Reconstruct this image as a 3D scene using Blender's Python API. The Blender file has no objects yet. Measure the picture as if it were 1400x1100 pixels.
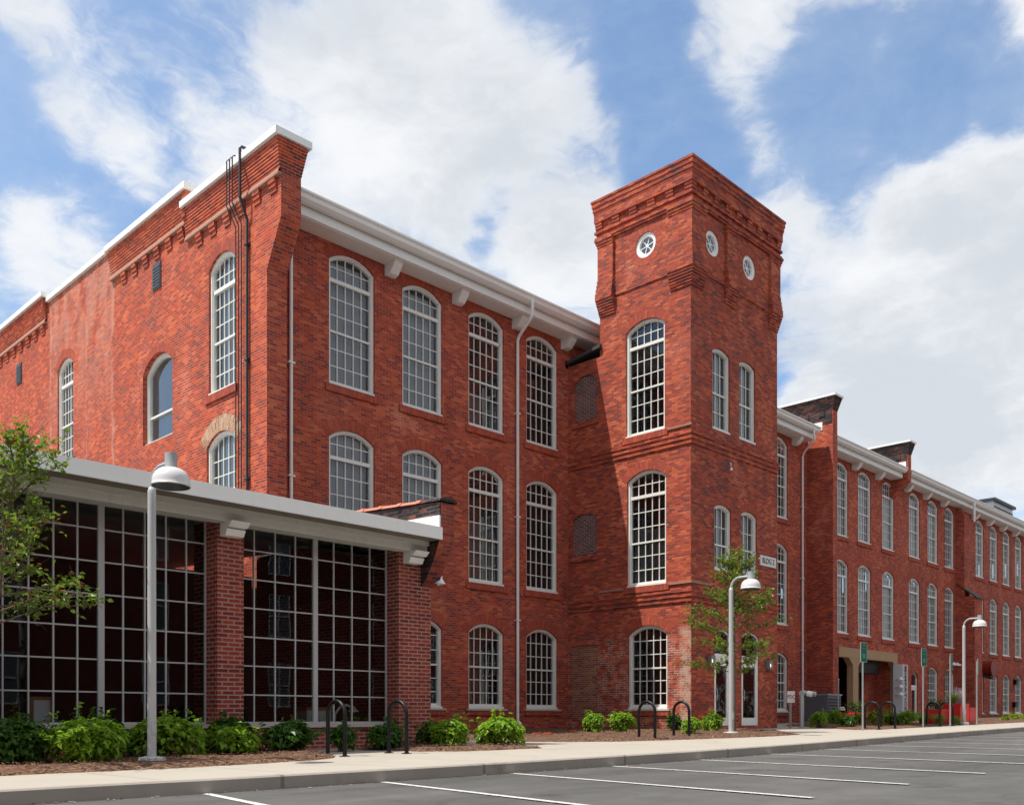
import bpy, math, random
from mathutils import Vector, Matrix, noise as mnoise
from mathutils.geometry import tessellate_polygon
R = math.radians
C = bpy.context.scene.collection
sc = bpy.context.scene
random.seed(7)

# ------------------------------------------------------------------ camera, sun, sky, exposure
TH = R(44.44); FPX = 1307.0; HOR = 981.0; CAMZ = 0.85
cam_d = bpy.data.cameras.new('camera'); cam = bpy.data.objects.new('camera', cam_d); C.objects.link(cam)
cam.location = (0, 0, CAMZ); cam.rotation_euler = (R(90), 0, TH - R(90))
cam_d.sensor_width = 36; cam_d.lens = FPX / 1400 * 36; cam_d.shift_y = (HOR - 550) / 1400
cam_d.clip_start = 0.1; cam_d.clip_end = 3000
sc.camera = cam
SUNDIR = Vector((-1.72, 0.80, 3.75)).normalized()          # towards the sun
sun_d = bpy.data.lights.new('sun', 'SUN'); sun = bpy.data.objects.new('sun', sun_d); C.objects.link(sun)
sun_d.energy = 5.0; sun_d.angle = R(0.53); sun_d.color = (1.0, 0.93, 0.83)
sun.rotation_euler = (-SUNDIR).to_track_quat('-Z', 'Y').to_euler(); sun.location = (-20, 20, 60)
sc.view_settings.view_transform = 'Standard'; sc.view_settings.look = 'None'
sc.view_settings.gamma = 1; sc.view_settings.exposure = 0.16
sc.cycles.max_bounces = 6; sc.cycles.transparent_max_bounces = 12; sc.cycles.diffuse_bounces = 3
sc.cycles.caustics_reflective = False; sc.cycles.caustics_refractive = False
sc.cycles.sample_clamp_indirect = 6

def pixdir(u, v):                                           # direction in the world of a spot of the sky
    r = (u - 700) / FPX; c, s = math.cos(TH), math.sin(TH)
    return Vector((c + r * s, s - r * c, (HOR - v) / FPX)).normalized()

class NT:                                                   # small helper for node trees
    def __init__(s, tree): s.t = tree; s.n = tree.nodes; s.l = tree.links
    def node(s, typ, **kw):
        n = s.n.new(typ)
        for k, v in kw.items(): setattr(n, k, v)
        return n
    def set(s, inp, v):
        if isinstance(v, bpy.types.NodeSocket): s.l.new(v, inp)
        elif v is not None:
            if isinstance(v, (tuple, list)) and inp.type == 'RGBA' and len(v) == 3: v = (*v, 1)
            inp.default_value = v
    def math(s, op, a, b=None, c=None, clamp=False):
        n = s.node('ShaderNodeMath', operation=op, use_clamp=clamp)
        s.set(n.inputs[0], a); s.set(n.inputs[1], b); s.set(n.inputs[2], c)
        return n.outputs[0]
    def vmath(s, op, a, b=None):
        n = s.node('ShaderNodeVectorMath', operation=op); s.set(n.inputs[0], a); s.set(n.inputs[1], b)
        return n.outputs['Value'] if op in ('DOT_PRODUCT', 'LENGTH') else n.outputs[0]
    def mix(s, f, a, b, blend='MIX'):
        n = s.node('ShaderNodeMix', data_type='RGBA', blend_type=blend)
        s.set(n.inputs[0], f); s.set(n.inputs[6], a); s.set(n.inputs[7], b)
        return n.outputs[2]
    def ss(s, x, lo, hi, a=0.0, b=1.0):
        n = s.node('ShaderNodeMapRange', interpolation_type='SMOOTHSTEP')
        s.set(n.inputs[0], x); s.set(n.inputs[1], lo); s.set(n.inputs[2], hi); s.set(n.inputs[3], a); s.set(n.inputs[4], b)
        return n.outputs[0]
    def noise(s, vec, scale, detail=4, rough=.55, out=0, dist=0):
        n = s.node('ShaderNodeTexNoise'); s.set(n.inputs['Vector'], vec)
        n.inputs['Scale'].default_value = scale; n.inputs['Detail'].default_value = detail
        n.inputs['Roughness'].default_value = rough; n.inputs['Distortion'].default_value = dist
        return n.outputs[out]
    def ramp(s, f, stops):
        n = s.node('ShaderNodeValToRGB'); s.set(n.inputs[0], f); cr = n.color_ramp
        while len(cr.elements) < len(stops): cr.elements.new(.5)
        for e, (p, col) in zip(cr.elements, stops): e.position = p; e.color = (*col, 1)
        return n.outputs[0]
    def comb(s, x, y, z=0.0):
        n = s.node('ShaderNodeCombineXYZ'); s.set(n.inputs[0], x); s.set(n.inputs[1], y); s.set(n.inputs[2], z)
        return n.outputs[0]
    def sep(s, v):
        n = s.node('ShaderNodeSeparateXYZ'); s.set(n.inputs[0], v); return n.outputs

world = bpy.data.worlds.new('World'); sc.world = world; world.use_nodes = True
W = NT(world.node_tree); W.n.clear()
sky = W.node('ShaderNodeTexSky', sky_type='NISHITA'); sky.sun_disc = False
sky.sun_elevation = math.asin(SUNDIR.z); sky.sun_rotation = math.atan2(SUNDIR.x, SUNDIR.y)
sky.air_density = 1.0; sky.dust_density = 1.2; sky.ozone_density = 1.6
wd = W.node('ShaderNodeTexCoord').outputs['Generated']
wdn = W.vmath('NORMALIZE', wd)
wx, wy, wz = W.sep(wdn)
den = W.math('ADD', W.math('MAXIMUM', wz, 0.0), 0.32)
cp = W.comb(W.math('DIVIDE', wx, den), W.math('DIVIDE', wy, den), W.math('MULTIPLY', wz, 1.1))
warp = W.noise(cp, 2.6, 5, .6, out=1)
cpw = W.vmath('ADD', cp, W.vmath('MULTIPLY', W.vmath('SUBTRACT', warp, (.5, .5, .5)), (.34, .34, .34)))
big = W.noise(cpw, 1.5, 2, .5)
fine = W.noise(cpw, 5.2, 12, .62)
# cloud banks: direction of the middle of each bank and its half-width
BANKS = [(420, 190, 210, .24), (600, 150, 230, .30), (720, 260, 200, .30), (560, 40, 190, .22), (800, 350, 130, .34), (760, 110, 110, .13), (740, 350, 90, .16),
         (1340, 480, 300, .62), (1180, 640, 200, .52), (1255, 300, 95, .30), (1370, 300, 130, .42), (1130, 430, 130, .26), (1070, 320, 90, .14), (80, 340, 110, .26), (20, 300, 70, .14), (120, 150, 90, .17),
         (240, 240, 120, .12), (330, 330, 120, .22), (180, 220, 60, .10), (50, 30, 60, .14), (1010, 55, 110, .19), (1045, 205, 55, .12), (1000, 130, 60, .10), (1385, 110, 70, .09), (1205, 65, 30, .12),
         (420, 30, 120, .08), (870, 90, 90, -.16), (1180, 150, 190, -.26), (1330, 90, 190, -.34), (1410, 130, 110, -.26), (1290, 190, 70, -.10), (930, 200, 110, -.20), (160, 60, 130, -.10), (478, 75, 45, -.20),
         (10, 200, 90, -.14), (668, 275, 50, -.22), (655, 320, 40, -.16), (310, 90, 70, -.12), (900, 30, 70, -.14), (220, 330, 60, -.12), (330, 180, 60, -.05), (1290, 130, 80, -.1)]
acc = None
for u, v, rad, wgt in BANKS:
    d = pixdir(u, v); e = pixdir(u + rad * .7, v - rad * .7)
    dt = W.vmath('DOT_PRODUCT', wdn, tuple(d))
    b = W.ss(dt, d.dot(e) , 1.0, 0.0, wgt)
    acc = b if acc is None else W.math('ADD', acc, b)
for dv, lo_, wg in (((.25, -.86, .36), -.05, .80), ((-.75, -.55, .35), .40, .60)):      # unseen bright cloud added behind the camera as fill for the shaded walls
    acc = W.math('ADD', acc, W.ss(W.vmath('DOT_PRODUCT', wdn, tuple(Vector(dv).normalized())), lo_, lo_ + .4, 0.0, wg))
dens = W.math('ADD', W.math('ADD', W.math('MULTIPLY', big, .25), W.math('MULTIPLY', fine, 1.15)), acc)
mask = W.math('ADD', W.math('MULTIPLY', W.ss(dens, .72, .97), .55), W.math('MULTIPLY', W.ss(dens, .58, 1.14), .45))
mask = W.math('MULTIPLY', mask, W.ss(wz, -0.02, .06))
shade = W.noise(W.vmath('ADD', cpw, (.13, -.1, .05)), 3.0, 6, .6)
lit = W.ss(W.math('SUBTRACT', shade, W.math('MULTIPLY', dens, .26)), .02, .34)
ccol = W.mix(lit, (.62, .655, .70), (.855, .865, .88))
skyc = W.mix(1.0, sky.outputs[0], (.130, .160, .178), 'MULTIPLY')
veil = W.ss(W.noise(cpw, 2.1, 6, .65), .30, .70, .06, .42)
skyc = W.mix(veil, skyc, (.54, .64, .77))
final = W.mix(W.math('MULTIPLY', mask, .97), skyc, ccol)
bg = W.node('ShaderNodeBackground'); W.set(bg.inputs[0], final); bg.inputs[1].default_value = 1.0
wo = W.node('ShaderNodeOutputWorld'); W.l.new(bg.outputs[0], wo.inputs[0])

# ------------------------------------------------------------------ materials
def mat_new(name):
    m = bpy.data.materials.new(name); m.use_nodes = True
    t = NT(m.node_tree); b = t.n['Principled BSDF']
    return m, t, b
def pos(t): return t.node('ShaderNodeNewGeometry').outputs['Position']
def wall_uv(t):
    g = t.node('ShaderNodeNewGeometry'); p = t.sep(g.outputs['Position']); n = t.sep(g.outputs['True Normal'])
    f = t.math('GREATER_THAN', t.math('ABSOLUTE', n[0]), t.math('ABSOLUTE', n[1]))
    mx = t.node('ShaderNodeMix', data_type='FLOAT'); t.set(mx.inputs[0], f); t.set(mx.inputs[2], p[0]); t.set(mx.inputs[3], p[1])
    return mx.outputs[0], p, g.outputs['Position']
def bump(t, b, h, strength, dist=.02):
    n = t.node('ShaderNodeBump'); n.inputs['Strength'].default_value = strength; n.inputs['Distance'].default_value = dist
    t.set(n.inputs['Height'], h); t.l.new(n.outputs[0], b.inputs['Normal'])

BR = [(0, (.145, .038, .040)), (.12, (.235, .043, .036)), (.40, (.36, .055, .032)), (.70, (.49, .080, .036)), (1, (.62, .150, .064))]
def brick(name, cols=BR, mortar=(.33, .165, .13), efflor=.75, row=.0735, width=.222, ms=.0105, arch=False, tone=1.0, soot=.55, soot_lo=.56, extra=None):
    m, t, b = mat_new(name)
    u, p, P = wall_uv(t)
    if arch:
        uv = t.node('ShaderNodeUVMap').outputs[0]; s_ = t.sep(uv); vec = t.comb(s_[1], s_[0], 0.0)
    else:
        wob = t.noise(P, .8, 2)
        vec = t.comb(u, t.math('ADD', p[2], t.math('MULTIPLY', wob, .02)), 0.0)
    bt = t.node('ShaderNodeTexBrick', offset=.5, squash=1.0); t.set(bt.inputs['Vector'], vec)
    for k, v in (('Color1', (0, 0, 0, 1)), ('Color2', (1, 1, 1, 1)), ('Mortar', (.5, .5, .5, 1)), ('Scale', 1.0), ('Mortar Size', ms),
                 ('Mortar Smooth', .25), ('Bias', 0.0), ('Brick Width', width), ('Row Height', row)): bt.inputs[k].default_value = v
    vx, vy, _z = t.sep(vec)                                 # one random value per brick
    rown = t.math('FLOOR', t.math('DIVIDE', vy, row)); par = t.math('SUBTRACT', 1.0, t.math('FLOORED_MODULO', rown, 2.0))
    bn = t.math('FLOOR', t.math('DIVIDE', t.math('ADD', vx, t.math('MULTIPLY', par, .5 * width)), width))
    wn_ = t.node('ShaderNodeTexWhiteNoise', noise_dimensions='2D'); t.set(wn_.inputs['Vector'], t.comb(bn, rown, 0.0))
    per = wn_.outputs['Value']
    clump = t.noise(P, 1.1, 5, .6); broad = t.noise(P, .16, 4, .6)
    v = t.math('ADD', t.math('MULTIPLY', per, .80), t.math('MULTIPLY', t.math('SUBTRACT', clump, .5), 1.15))
    v = t.math('ADD', v, t.math('ADD', .11, t.math('MULTIPLY', t.math('SUBTRACT', broad, .5), .55)))
    col = t.ramp(v, cols)
    fine = t.noise(P, 38, 3, .7)
    col = t.mix(1.0, col, t.mix(fine, (.72, .72, .72), (1.3, 1.3, 1.3)), 'MULTIPLY')
    ef = t.ss(t.noise(P, .55, 6, .7), .56, .72)
    mcol = t.mix(t.math('MULTIPLY', ef, efflor), mortar, (.50, .41, .36))
    col = t.mix(t.math('MULTIPLY', bt.outputs['Fac'], t.ss(t.noise(P, 2.1, 4, .7), .25, .65, .55, .98)), col, mcol)
    pt = t.ss(t.noise(P, .42, 3, .45), .60, .66)
    col = t.mix(t.math('MULTIPLY', pt, .20), col, t.mix(.5, col, (.46, .20, .14)))
    rn = t.ss(t.noise(t.vmath('MULTIPLY', P, (2.6, 2.6, .16)), 1.1, 5, .65), .58, .72)
    col = t.mix(t.math('MULTIPLY', rn, .22), col, t.mix(1.0, col, (.50, .50, .55), 'MULTIPLY'))
    st = t.ss(t.noise(t.vmath('MULTIPLY', P, (1.0, 1.0, .55)), .75, 6, .62), soot_lo, soot_lo + .22)
    col = t.mix(t.math('MULTIPLY', st, soot), col, t.mix(1.0, col, (.42, .40, .44), 'MULTIPLY'))
    if extra: col = extra(t, col, p, P, bt.outputs['Fac'])
    if tone != 1.0: col = t.mix(1.0, col, (tone, tone, tone), 'MULTIPLY')
    t.set(b.inputs['Base Color'], col); b.inputs['Roughness'].default_value = .88
    b.inputs['Specular IOR Level'].default_value = .25
    h = t.math('SUBTRACT', t.math('MULTIPLY', fine, .4), bt.outputs['Fac'])
    bump(t, b, h, .55, .012)
    return m

def gable_stain(t, col, p, P, fac):                         # worn whitewash on the middle bay of the gable end
    inb = t.math('MULTIPLY', t.ss(p[1], 29.75, 29.95), t.ss(p[1], 35.1, 34.9))
    inb = t.math('MULTIPLY', inb, t.ss(p[2], 9.0, 14.2))
    wn = t.noise(t.vmath('MULTIPLY', P, (1, 1, .45)), 1.6, 7, .7)
    m1 = t.math('MULTIPLY', inb, t.ss(wn, .36, .60, .05, .85))
    col = t.mix(m1, col, t.mix(1.0, t.mix(t.ss(t.noise(P, 9, 4, .75), .35, .65, .1, .6), col, (.44, .25, .19)), (.07, .055, .045), 'ADD'))
    fl = t.math('MULTIPLY', inb, t.ss(t.noise(P, 2.3, 7, .75), .60, .68)); col = t.mix(t.math('MULTIPLY', fl, .7), col, (.62, .48, .42))
    seam = None
    for yy, w_ in ((29.85, .16), (35.0, .12), (31.9, .05)):
        e = t.ss(t.math('ABSOLUTE', t.math('SUBTRACT', t.math('ADD', p[1], t.math('MULTIPLY', wn, .85)), yy + .42)), 0.0, w_, 1, 0)
        seam = e if seam is None else t.math('MAXIMUM', seam, e)
    seam = t.math('MULTIPLY', seam, t.math('MULTIPLY', t.ss(wn, .38, .55), t.ss(p[2], 5.5, 8)))
    return t.mix(t.math('MULTIPLY', seam, .6), col, (.50, .30, .24))
def tower_stain(t, col, p, P, fac):                         # old paint left on the tower's lower corner bricks
    wn = t.noise(P, 3.2, 6, .75)
    corner = t.math('MULTIPLY', t.ss(p[1], 17.42, 17.25), t.ss(p[2], 3.85, 3.6))
    corner = t.math('MULTIPLY', corner, t.math('MULTIPLY', t.ss(p[0], 25.3, 25.27), t.ss(t.math('SUBTRACT', wn, t.math('MULTIPLY', fac, -.12)), .40, .56)))
    low = t.math('MULTIPLY', t.ss(p[2], 3.9, 2.9), t.math('MULTIPLY', t.ss(p[0], 25.3, 25.27), t.ss(wn, .42, .60)))
    col = t.mix(t.math('MULTIPLY', low, t.math('ADD', .10, t.math('MULTIPLY', fac, .85))), col, (.58, .48, .42))
    return t.mix(t.math('MULTIPLY', corner, .66), col, (.52, .39, .31))

M = {}
M['brick'] = brick('brick_main')
GC_ = [(0, (.17, .046, .038)), (.14, (.27, .048, .030)), (.42, (.385, .052, .024)), (.70, (.51, .076, .028)), (1, (.64, .140, .054))]
M['brick_gable'] = brick('brick_gable', cols=GC_, extra=gable_stain, mortar=(.44, .20, .145), soot=.30, soot_lo=.58)
M['brick_tower'] = brick('brick_tower', cols=[(0, (.13, .042, .042)), (.16, (.22, .044, .036)), (.42, (.345, .055, .032)), (.70, (.475, .082, .038)), (1, (.60, .15, .066))], extra=tower_stain, soot=.36, soot_lo=.57, mortar=(.27, .12, .09))
GA_ = [(0, (.27, .055, .04)), (.5, (.38, .062, .034)), (1, (.52, .10, .045))]
M['arch'] = brick('brick_arch', arch=True, cols=GA_, mortar=(.30, .115, .085), efflor=.35, soot=.2)
M['arch_tan'] = brick('brick_arch_patched', arch=True, cols=[(0, (.26, .10, .06)), (.5, (.42, .22, .13)), (1, (.55, .38, .25))], mortar=(.52, .42, .32), efflor=1, soot=.1)
M['brick_soot'] = brick('brick_sooty', cols=[(0, (.018, .016, .02)), (.45, (.035, .026, .03)), (.7, (.075, .036, .032)), (1, (.24, .075, .045))], mortar=(.09, .075, .075), efflor=.2, soot=.5, soot_lo=.45)
M['brick_annex'] = brick('brick_annex', cols=[(0, (.11, .022, .024)), (.3, (.21, .030, .027)), (.7, (.28, .042, .032)), (1, (.34, .06, .038))], mortar=(.40, .265, .215), efflor=.35, ms=.013, soot=.25, soot_lo=.62)
M['brick_nose'] = brick('brick_parapet_nose', soot=.9, soot_lo=.42, mortar=(.24, .15, .13), efflor=.4)
M['brick_block'] = brick('brick_block', tone=.45)
M['brick_infill'] = brick('brick_infill', cols=[(0, (.05, .028, .035)), (.4, (.13, .045, .045)), (1, (.24, .07, .055))], mortar=(.30, .26, .25), efflor=.7, ms=.016)
M['brick_door'] = brick('brick_infill_door', cols=[(0, (.16, .05, .035)), (.5, (.33, .105, .055)), (1, (.44, .21, .12))], mortar=(.36, .27, .22), efflor=1.0, ms=.013, soot=.3)

def plain(name, col, rough=.6, var=.12, scale=3.0, metal=0.0, spec=.4, bmp=0.0, bscale=40, streak=0.0):
    m, t, b = mat_new(name); P = pos(t)
    n = t.noise(P, scale, 5, .6)
    c = t.mix(n, tuple(x * (1 - var) for x in col), tuple(min(1, x * (1 + var)) for x in col))
    if streak:
        s_ = t.ss(t.noise(t.vmath('MULTIPLY', P, (3.5, 3.5, .35)), 2.4, 5, .65), .52, .74)
        c = t.mix(t.math('MULTIPLY', s_, streak), c, tuple(x * .45 for x in col))
    t.set(b.inputs['Base Color'], c); b.inputs['Roughness'].default_value = rough; b.inputs['Metallic'].default_value = metal
    b.inputs['Specular IOR Level'].default_value = spec
    if bmp: bump(t, b, t.noise(P, bscale, 4, .6), bmp, .01)
    return m
M['paint'] = plain('window_paint', (.78, .79, .755), .45, .05, 2.0, streak=.12)
M['white'] = plain('white_metal', (.86, .87, .86), .4, .05, streak=.12)
M['trim'] = plain('grey_trim', (.86, .87, .85), .5, .06, 1.2, streak=.10)
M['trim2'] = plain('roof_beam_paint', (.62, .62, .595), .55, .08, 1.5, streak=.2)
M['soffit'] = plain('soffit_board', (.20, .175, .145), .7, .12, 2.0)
M['bar'] = plain('steel_bar_paint', (.46, .46, .47), .45, .05)
M['lamp'] = plain('lamp_paint', (.47, .48, .49), .38, .05, 3, streak=.12)
M['shade'] = plain('lamp_shade_paint', (.66, .66, .68), .35, .05)
M['cap'] = plain('lamp_cap_paint', (.30, .32, .33), .4, .06)
M['lampin'] = plain('lamp_inside', (.07, .085, .085), .35, .1)
M['black'] = plain('black_powdercoat', (.006, .006, .007), .42, .3, spec=.3)
M['dark'] = plain('dark_metal', (.030, .032, .038), .5, .25)
M['slate'] = plain('slate_vent', (.075, .085, .10), .6, .15)
M['copper'] = plain('dark_cap', (.05, .055, .06), .6, .3)
M['tile'] = plain('terracotta_tile', (.55, .19, .12), .7, .18, 4)
M['stone'] = plain('ledge_stone', (.36, .20, .145), .85, .2, 6)
M['concrete_tan'] = plain('tan_concrete', (.43, .28, .165), .85, .10, 3, streak=.2)
M['galv'] = plain('galvanised_steel', (.42, .44, .46), .42, .12, 8, metal=.5)
M['green'] = plain('sign_green', (.012, .135, .095), .45, .08)
M['signwhite'] = plain('sign_white', (.72, .73, .72), .5, .04)
M['signgrey'] = plain('sign_silver', (.50, .50, .54), .4, .05)
M['ink'] = plain('sign_ink', (.015, .015, .018), .5, .1)
M['red'] = plain('planter_red', (.62, .018, .016), .42, .1, 2)
M['redink'] = plain('sign_red_ink', (.45, .02, .03), .5, .1)
M['drumred'] = plain('drum_red', (.23, .022, .016), .5, .2)
M['hvac'] = plain('hvac_grey', (.14, .155, .19), .5, .12, 4)
M['roof'] = plain('roof_membrane', (.32, .32, .31), .8, .15, 1)
M['orange'] = plain('orange_debris', (.62, .10, .045), .8, .2, 20)
M['wood'] = plain('pale_wood', (.34, .17, .075), .6, .2, 8)
M['board'] = plain('whiteboard', (.78, .82, .83), .4, .06)
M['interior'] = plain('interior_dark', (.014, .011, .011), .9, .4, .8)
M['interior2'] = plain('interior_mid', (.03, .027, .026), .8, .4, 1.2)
M['blind'] = plain('window_blind', (.40, .435, .48), .8, .12, 1.4)
M['blind_light'] = plain('window_blind_pale', (.54, .55, .60), .8, .14, 1.1)
M['blind_white'] = plain('window_blind_white', (.66, .70, .74), .8, .10, 1.2)
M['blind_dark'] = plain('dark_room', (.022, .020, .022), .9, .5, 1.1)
M['blind_mid'] = plain('window_shade', (.16, .165, .18), .8, .3, 1.7)
M['bark'] = plain('bark', (.13, .095, .07), .9, .35, 14, bmp=.5, bscale=30)
M['stem'] = plain('shrub_stem', (.06, .045, .03), .9, .3, 14)
M['grit'] = plain('grit', (.34, .31, .27), .9, .3, 30)
M['tyre'] = plain('rubber', (.02, .02, .02), .8, .2)

def glass(name, tint=(.86, .90, .90), wav=.02, boost=1.7):
    m = bpy.data.materials.new(name); m.use_nodes = True; t = NT(m.node_tree); t.n.clear()
    P = pos(t)
    bp = t.node('ShaderNodeBump'); bp.inputs['Strength'].default_value = wav; bp.inputs['Distance'].default_value = .05
    t.set(bp.inputs['Height'], t.noise(P, 1.6, 2, .5))
    fr = t.node('ShaderNodeFresnel'); fr.inputs['IOR'].default_value = 1.5
    k = t.math('MULTIPLY', fr.outputs[0], boost, clamp=True)
    gl = t.node('ShaderNodeBsdfGlossy'); gl.inputs['Roughness'].default_value = .004; gl.inputs['Color'].default_value = (.95, .97, 1, 1)
    t.l.new(bp.outputs[0], gl.inputs['Normal'])
    tr = t.node('ShaderNodeBsdfTransparent'); tr.inputs[0].default_value = (*tint, 1)
    mx = t.node('ShaderNodeMixShader'); t.set(mx.inputs[0], k); t.l.new(tr.outputs[0], mx.inputs[1]); t.l.new(gl.outputs[0], mx.inputs[2])
    o = t.node('ShaderNodeOutputMaterial'); t.l.new(mx.outputs[0], o.inputs[0])
    return m
M['glass'] = glass('old_glass', wav=.05)
M['glass2'] = glass('annex_glass', tint=(.78, .82, .82), wav=.012, boost=.9)

def glow():
    m = bpy.data.materials.new('lantern_glow'); m.use_nodes = True; t = NT(m.node_tree); b = t.n['Principled BSDF']
    b.inputs['Base Color'].default_value = (.8, .75, .6, 1); b.inputs['Emission Color'].default_value = (1, .85, .6, 1); b.inputs['Emission Strength'].default_value = 1.1
    return m
M['glow'] = glow()

def asphalt():
    m, t, b = mat_new('asphalt'); P = pos(t)
    f = t.noise(P, 90, 3, .75); md = t.noise(P, 2.2, 6, .65); bg_ = t.noise(t.vmath('MULTIPLY', P, (.22, 1.0, 1)), .75, 5, .6)
    col = t.ramp(t.math('ADD', t.math('MULTIPLY', f, .45), t.math('ADD', t.math('MULTIPLY', md, .3), t.math('MULTIPLY', bg_, .62))),
                 [(.34, (.036, .035, .035)), (.56, (.070, .069, .068)), (.76, (.108, .106, .103)), (.98, (.18, .175, .165))])
    st = t.ss(t.noise(P, .8, 4, .6), .60, .68); col = t.mix(t.math('MULTIPLY', st, .38), col, (.04, .039, .038))
    v = t.node('ShaderNodeTexVoronoi', feature='DISTANCE_TO_EDGE'); t.set(v.inputs['Vector'], t.vmath('ADD', P, t.vmath('MULTIPLY', t.noise(P, 1.4, 4, .6, out=1), (1.1, 1.1, 0)))); v.inputs['Scale'].default_value = .22
    crack = t.math('MULTIPLY', t.ss(v.outputs['Distance'], .0015, .006, 1, 0), t.ss(t.noise(P, .3, 2), .50, .58))
    col = t.mix(t.math('MULTIPLY', crack, .6), col, (.02, .02, .02))
    pv = t.node('ShaderNodeTexVoronoi'); t.set(pv.inputs['Vector'], P); pv.inputs['Scale'].default_value = 7.0
    peb = t.math('MULTIPLY', t.ss(pv.outputs['Distance'], .05, .085, 1, 0), t.ss(t.noise(P, 3.1, 2), .60, .66)); col = t.mix(t.math('MULTIPLY', peb, .6), col, (.34, .32, .29))
    t.set(b.inputs['Base Color'], col); b.inputs['Roughness'].default_value = .88; b.inputs['Specular IOR Level'].default_value = .3
    bump(t, b, f, .45, .012); return m
def concrete(name, lo, hi, joint=1.52, dirt=.5):
    m, t, b = mat_new(name); P = pos(t); p = t.sep(P)
    f = t.noise(P, 60, 3, .7); md = t.noise(P, 1.3, 6, .65)
    col = t.mix(t.math('ADD', t.math('MULTIPLY', f, .35), t.math('MULTIPLY', md, .65)), lo, hi)
    if joint:
        j = t.math('ABSOLUTE', t.math('SUBTRACT', t.math('FRACT', t.math('DIVIDE', p[0], joint)), .5))
        col = t.mix(t.ss(j, .488, .496, 0, .6), col, tuple(x * .45 for x in lo))
    st = t.ss(t.noise(P, .9, 6, .7), .54, .74); col = t.mix(t.math('MULTIPLY', st, dirt), col, tuple(x * .62 for x in lo))
    t.set(b.inputs['Base Color'], col); b.inputs['Roughness'].default_value = .9; b.inputs['Specular IOR Level'].default_value = .25
    bump(t, b, f, .2, .006); return m
M['asphalt'] = asphalt()
M['walk'] = concrete('sidewalk_concrete', (.33, .30, .26), (.44, .405, .355))
M['curb'] = concrete('kerb_concrete', (.26, .235, .205), (.46, .42, .37), joint=2.9, dirt=.7)
def lines():
    m, t, b = mat_new('line_paint'); P = pos(t)
    w = t.ss(t.noise(P, 26, 5, .75), .30, .55); col = t.mix(t.math('MULTIPLY', w, .9), (.16, .155, .15), (.66, .66, .65))
    t.set(b.inputs['Base Color'], col); b.inputs['Roughness'].default_value = .8; return m
M['line'] = lines()
def mulch():
    m, t, b = mat_new('bark_mulch'); P = pos(t)
    v = t.node('ShaderNodeTexVoronoi'); t.set(v.inputs['Vector'], t.vmath('MULTIPLY', t.vmath('ADD', P, t.vmath('MULTIPLY', t.noise(P, 9, 3, .6, out=1), (.12, .12, .12))), (1, 1.6, 1))); v.inputs['Scale'].default_value = 30
    n = t.noise(P, 4, 5, .7); s_ = t.sep(v.outputs['Color'])[0]
    col = t.ramp(t.math('ADD', t.math('MULTIPLY', s_, .6), t.math('MULTIPLY', n, .4)), [(.1, (.030, .018, .013)), (.4, (.115, .066, .045)), (.68, (.225, .130, .088)), (.95, (.36, .235, .165))])
    t.set(b.inputs['Base Color'], col); b.inputs['Roughness'].default_value = .95; b.inputs['Specular IOR Level'].default_value = .1
    bump(t, b, t.math('ADD', s_, t.math('MULTIPLY', t.noise(P, 50, 3), .5)), .9, .03); return m
M['mulch'] = mulch()
def leaf(name, lo, hi, trans=.35, tip=None):
    m = bpy.data.materials.new(name); m.use_nodes = True; t = NT(m.node_tree); b = t.n['Principled BSDF']
    g = t.node('ShaderNodeNewGeometry'); rnd = g.outputs['Random Per Island']; P = g.outputs['Position']
    f = t.math('ADD', t.math('MULTIPLY', rnd, .65), t.math('MULTIPLY', t.noise(P, 3.5, 3, .6), .45))
    col = t.mix(f, lo, hi)
    if tip: col = t.mix(t.ss(rnd, .92, .94), col, tip)
    t.set(b.inputs['Base Color'], col); b.inputs['Roughness'].default_value = .42; b.inputs['Specular IOR Level'].default_value = .45
    tl = t.node('ShaderNodeBsdfTranslucent'); t.set(tl.inputs[0], t.mix(1.0, col, (1.3, 1.5, .6), 'MULTIPLY'))
    mx = t.node('ShaderNodeMixShader'); mx.inputs[0].default_value = trans
    t.l.new(b.outputs[0], mx.inputs[1]); t.l.new(tl.outputs[0], mx.inputs[2]); t.l.new(mx.outputs[0], t.n['Material Output'].inputs[0])
    return m
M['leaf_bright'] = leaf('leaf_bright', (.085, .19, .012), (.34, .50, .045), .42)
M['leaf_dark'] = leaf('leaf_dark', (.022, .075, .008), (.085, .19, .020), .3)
M['leaf_lime'] = leaf('leaf_lime', (.13, .20, .012), (.32, .36, .025), .4)
M['leaf_tree'] = leaf('leaf_tree', (.06, .12, .018), (.26, .36, .06), .42, tip=(.26, .08, .03))
M['leaf_grass'] = leaf('leaf_grass', (.10, .17, .03), (.26, .31, .07), .35)
M['flower'] = leaf('flower_lilac', (.22, .17, .30), (.42, .34, .50), .3)

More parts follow.
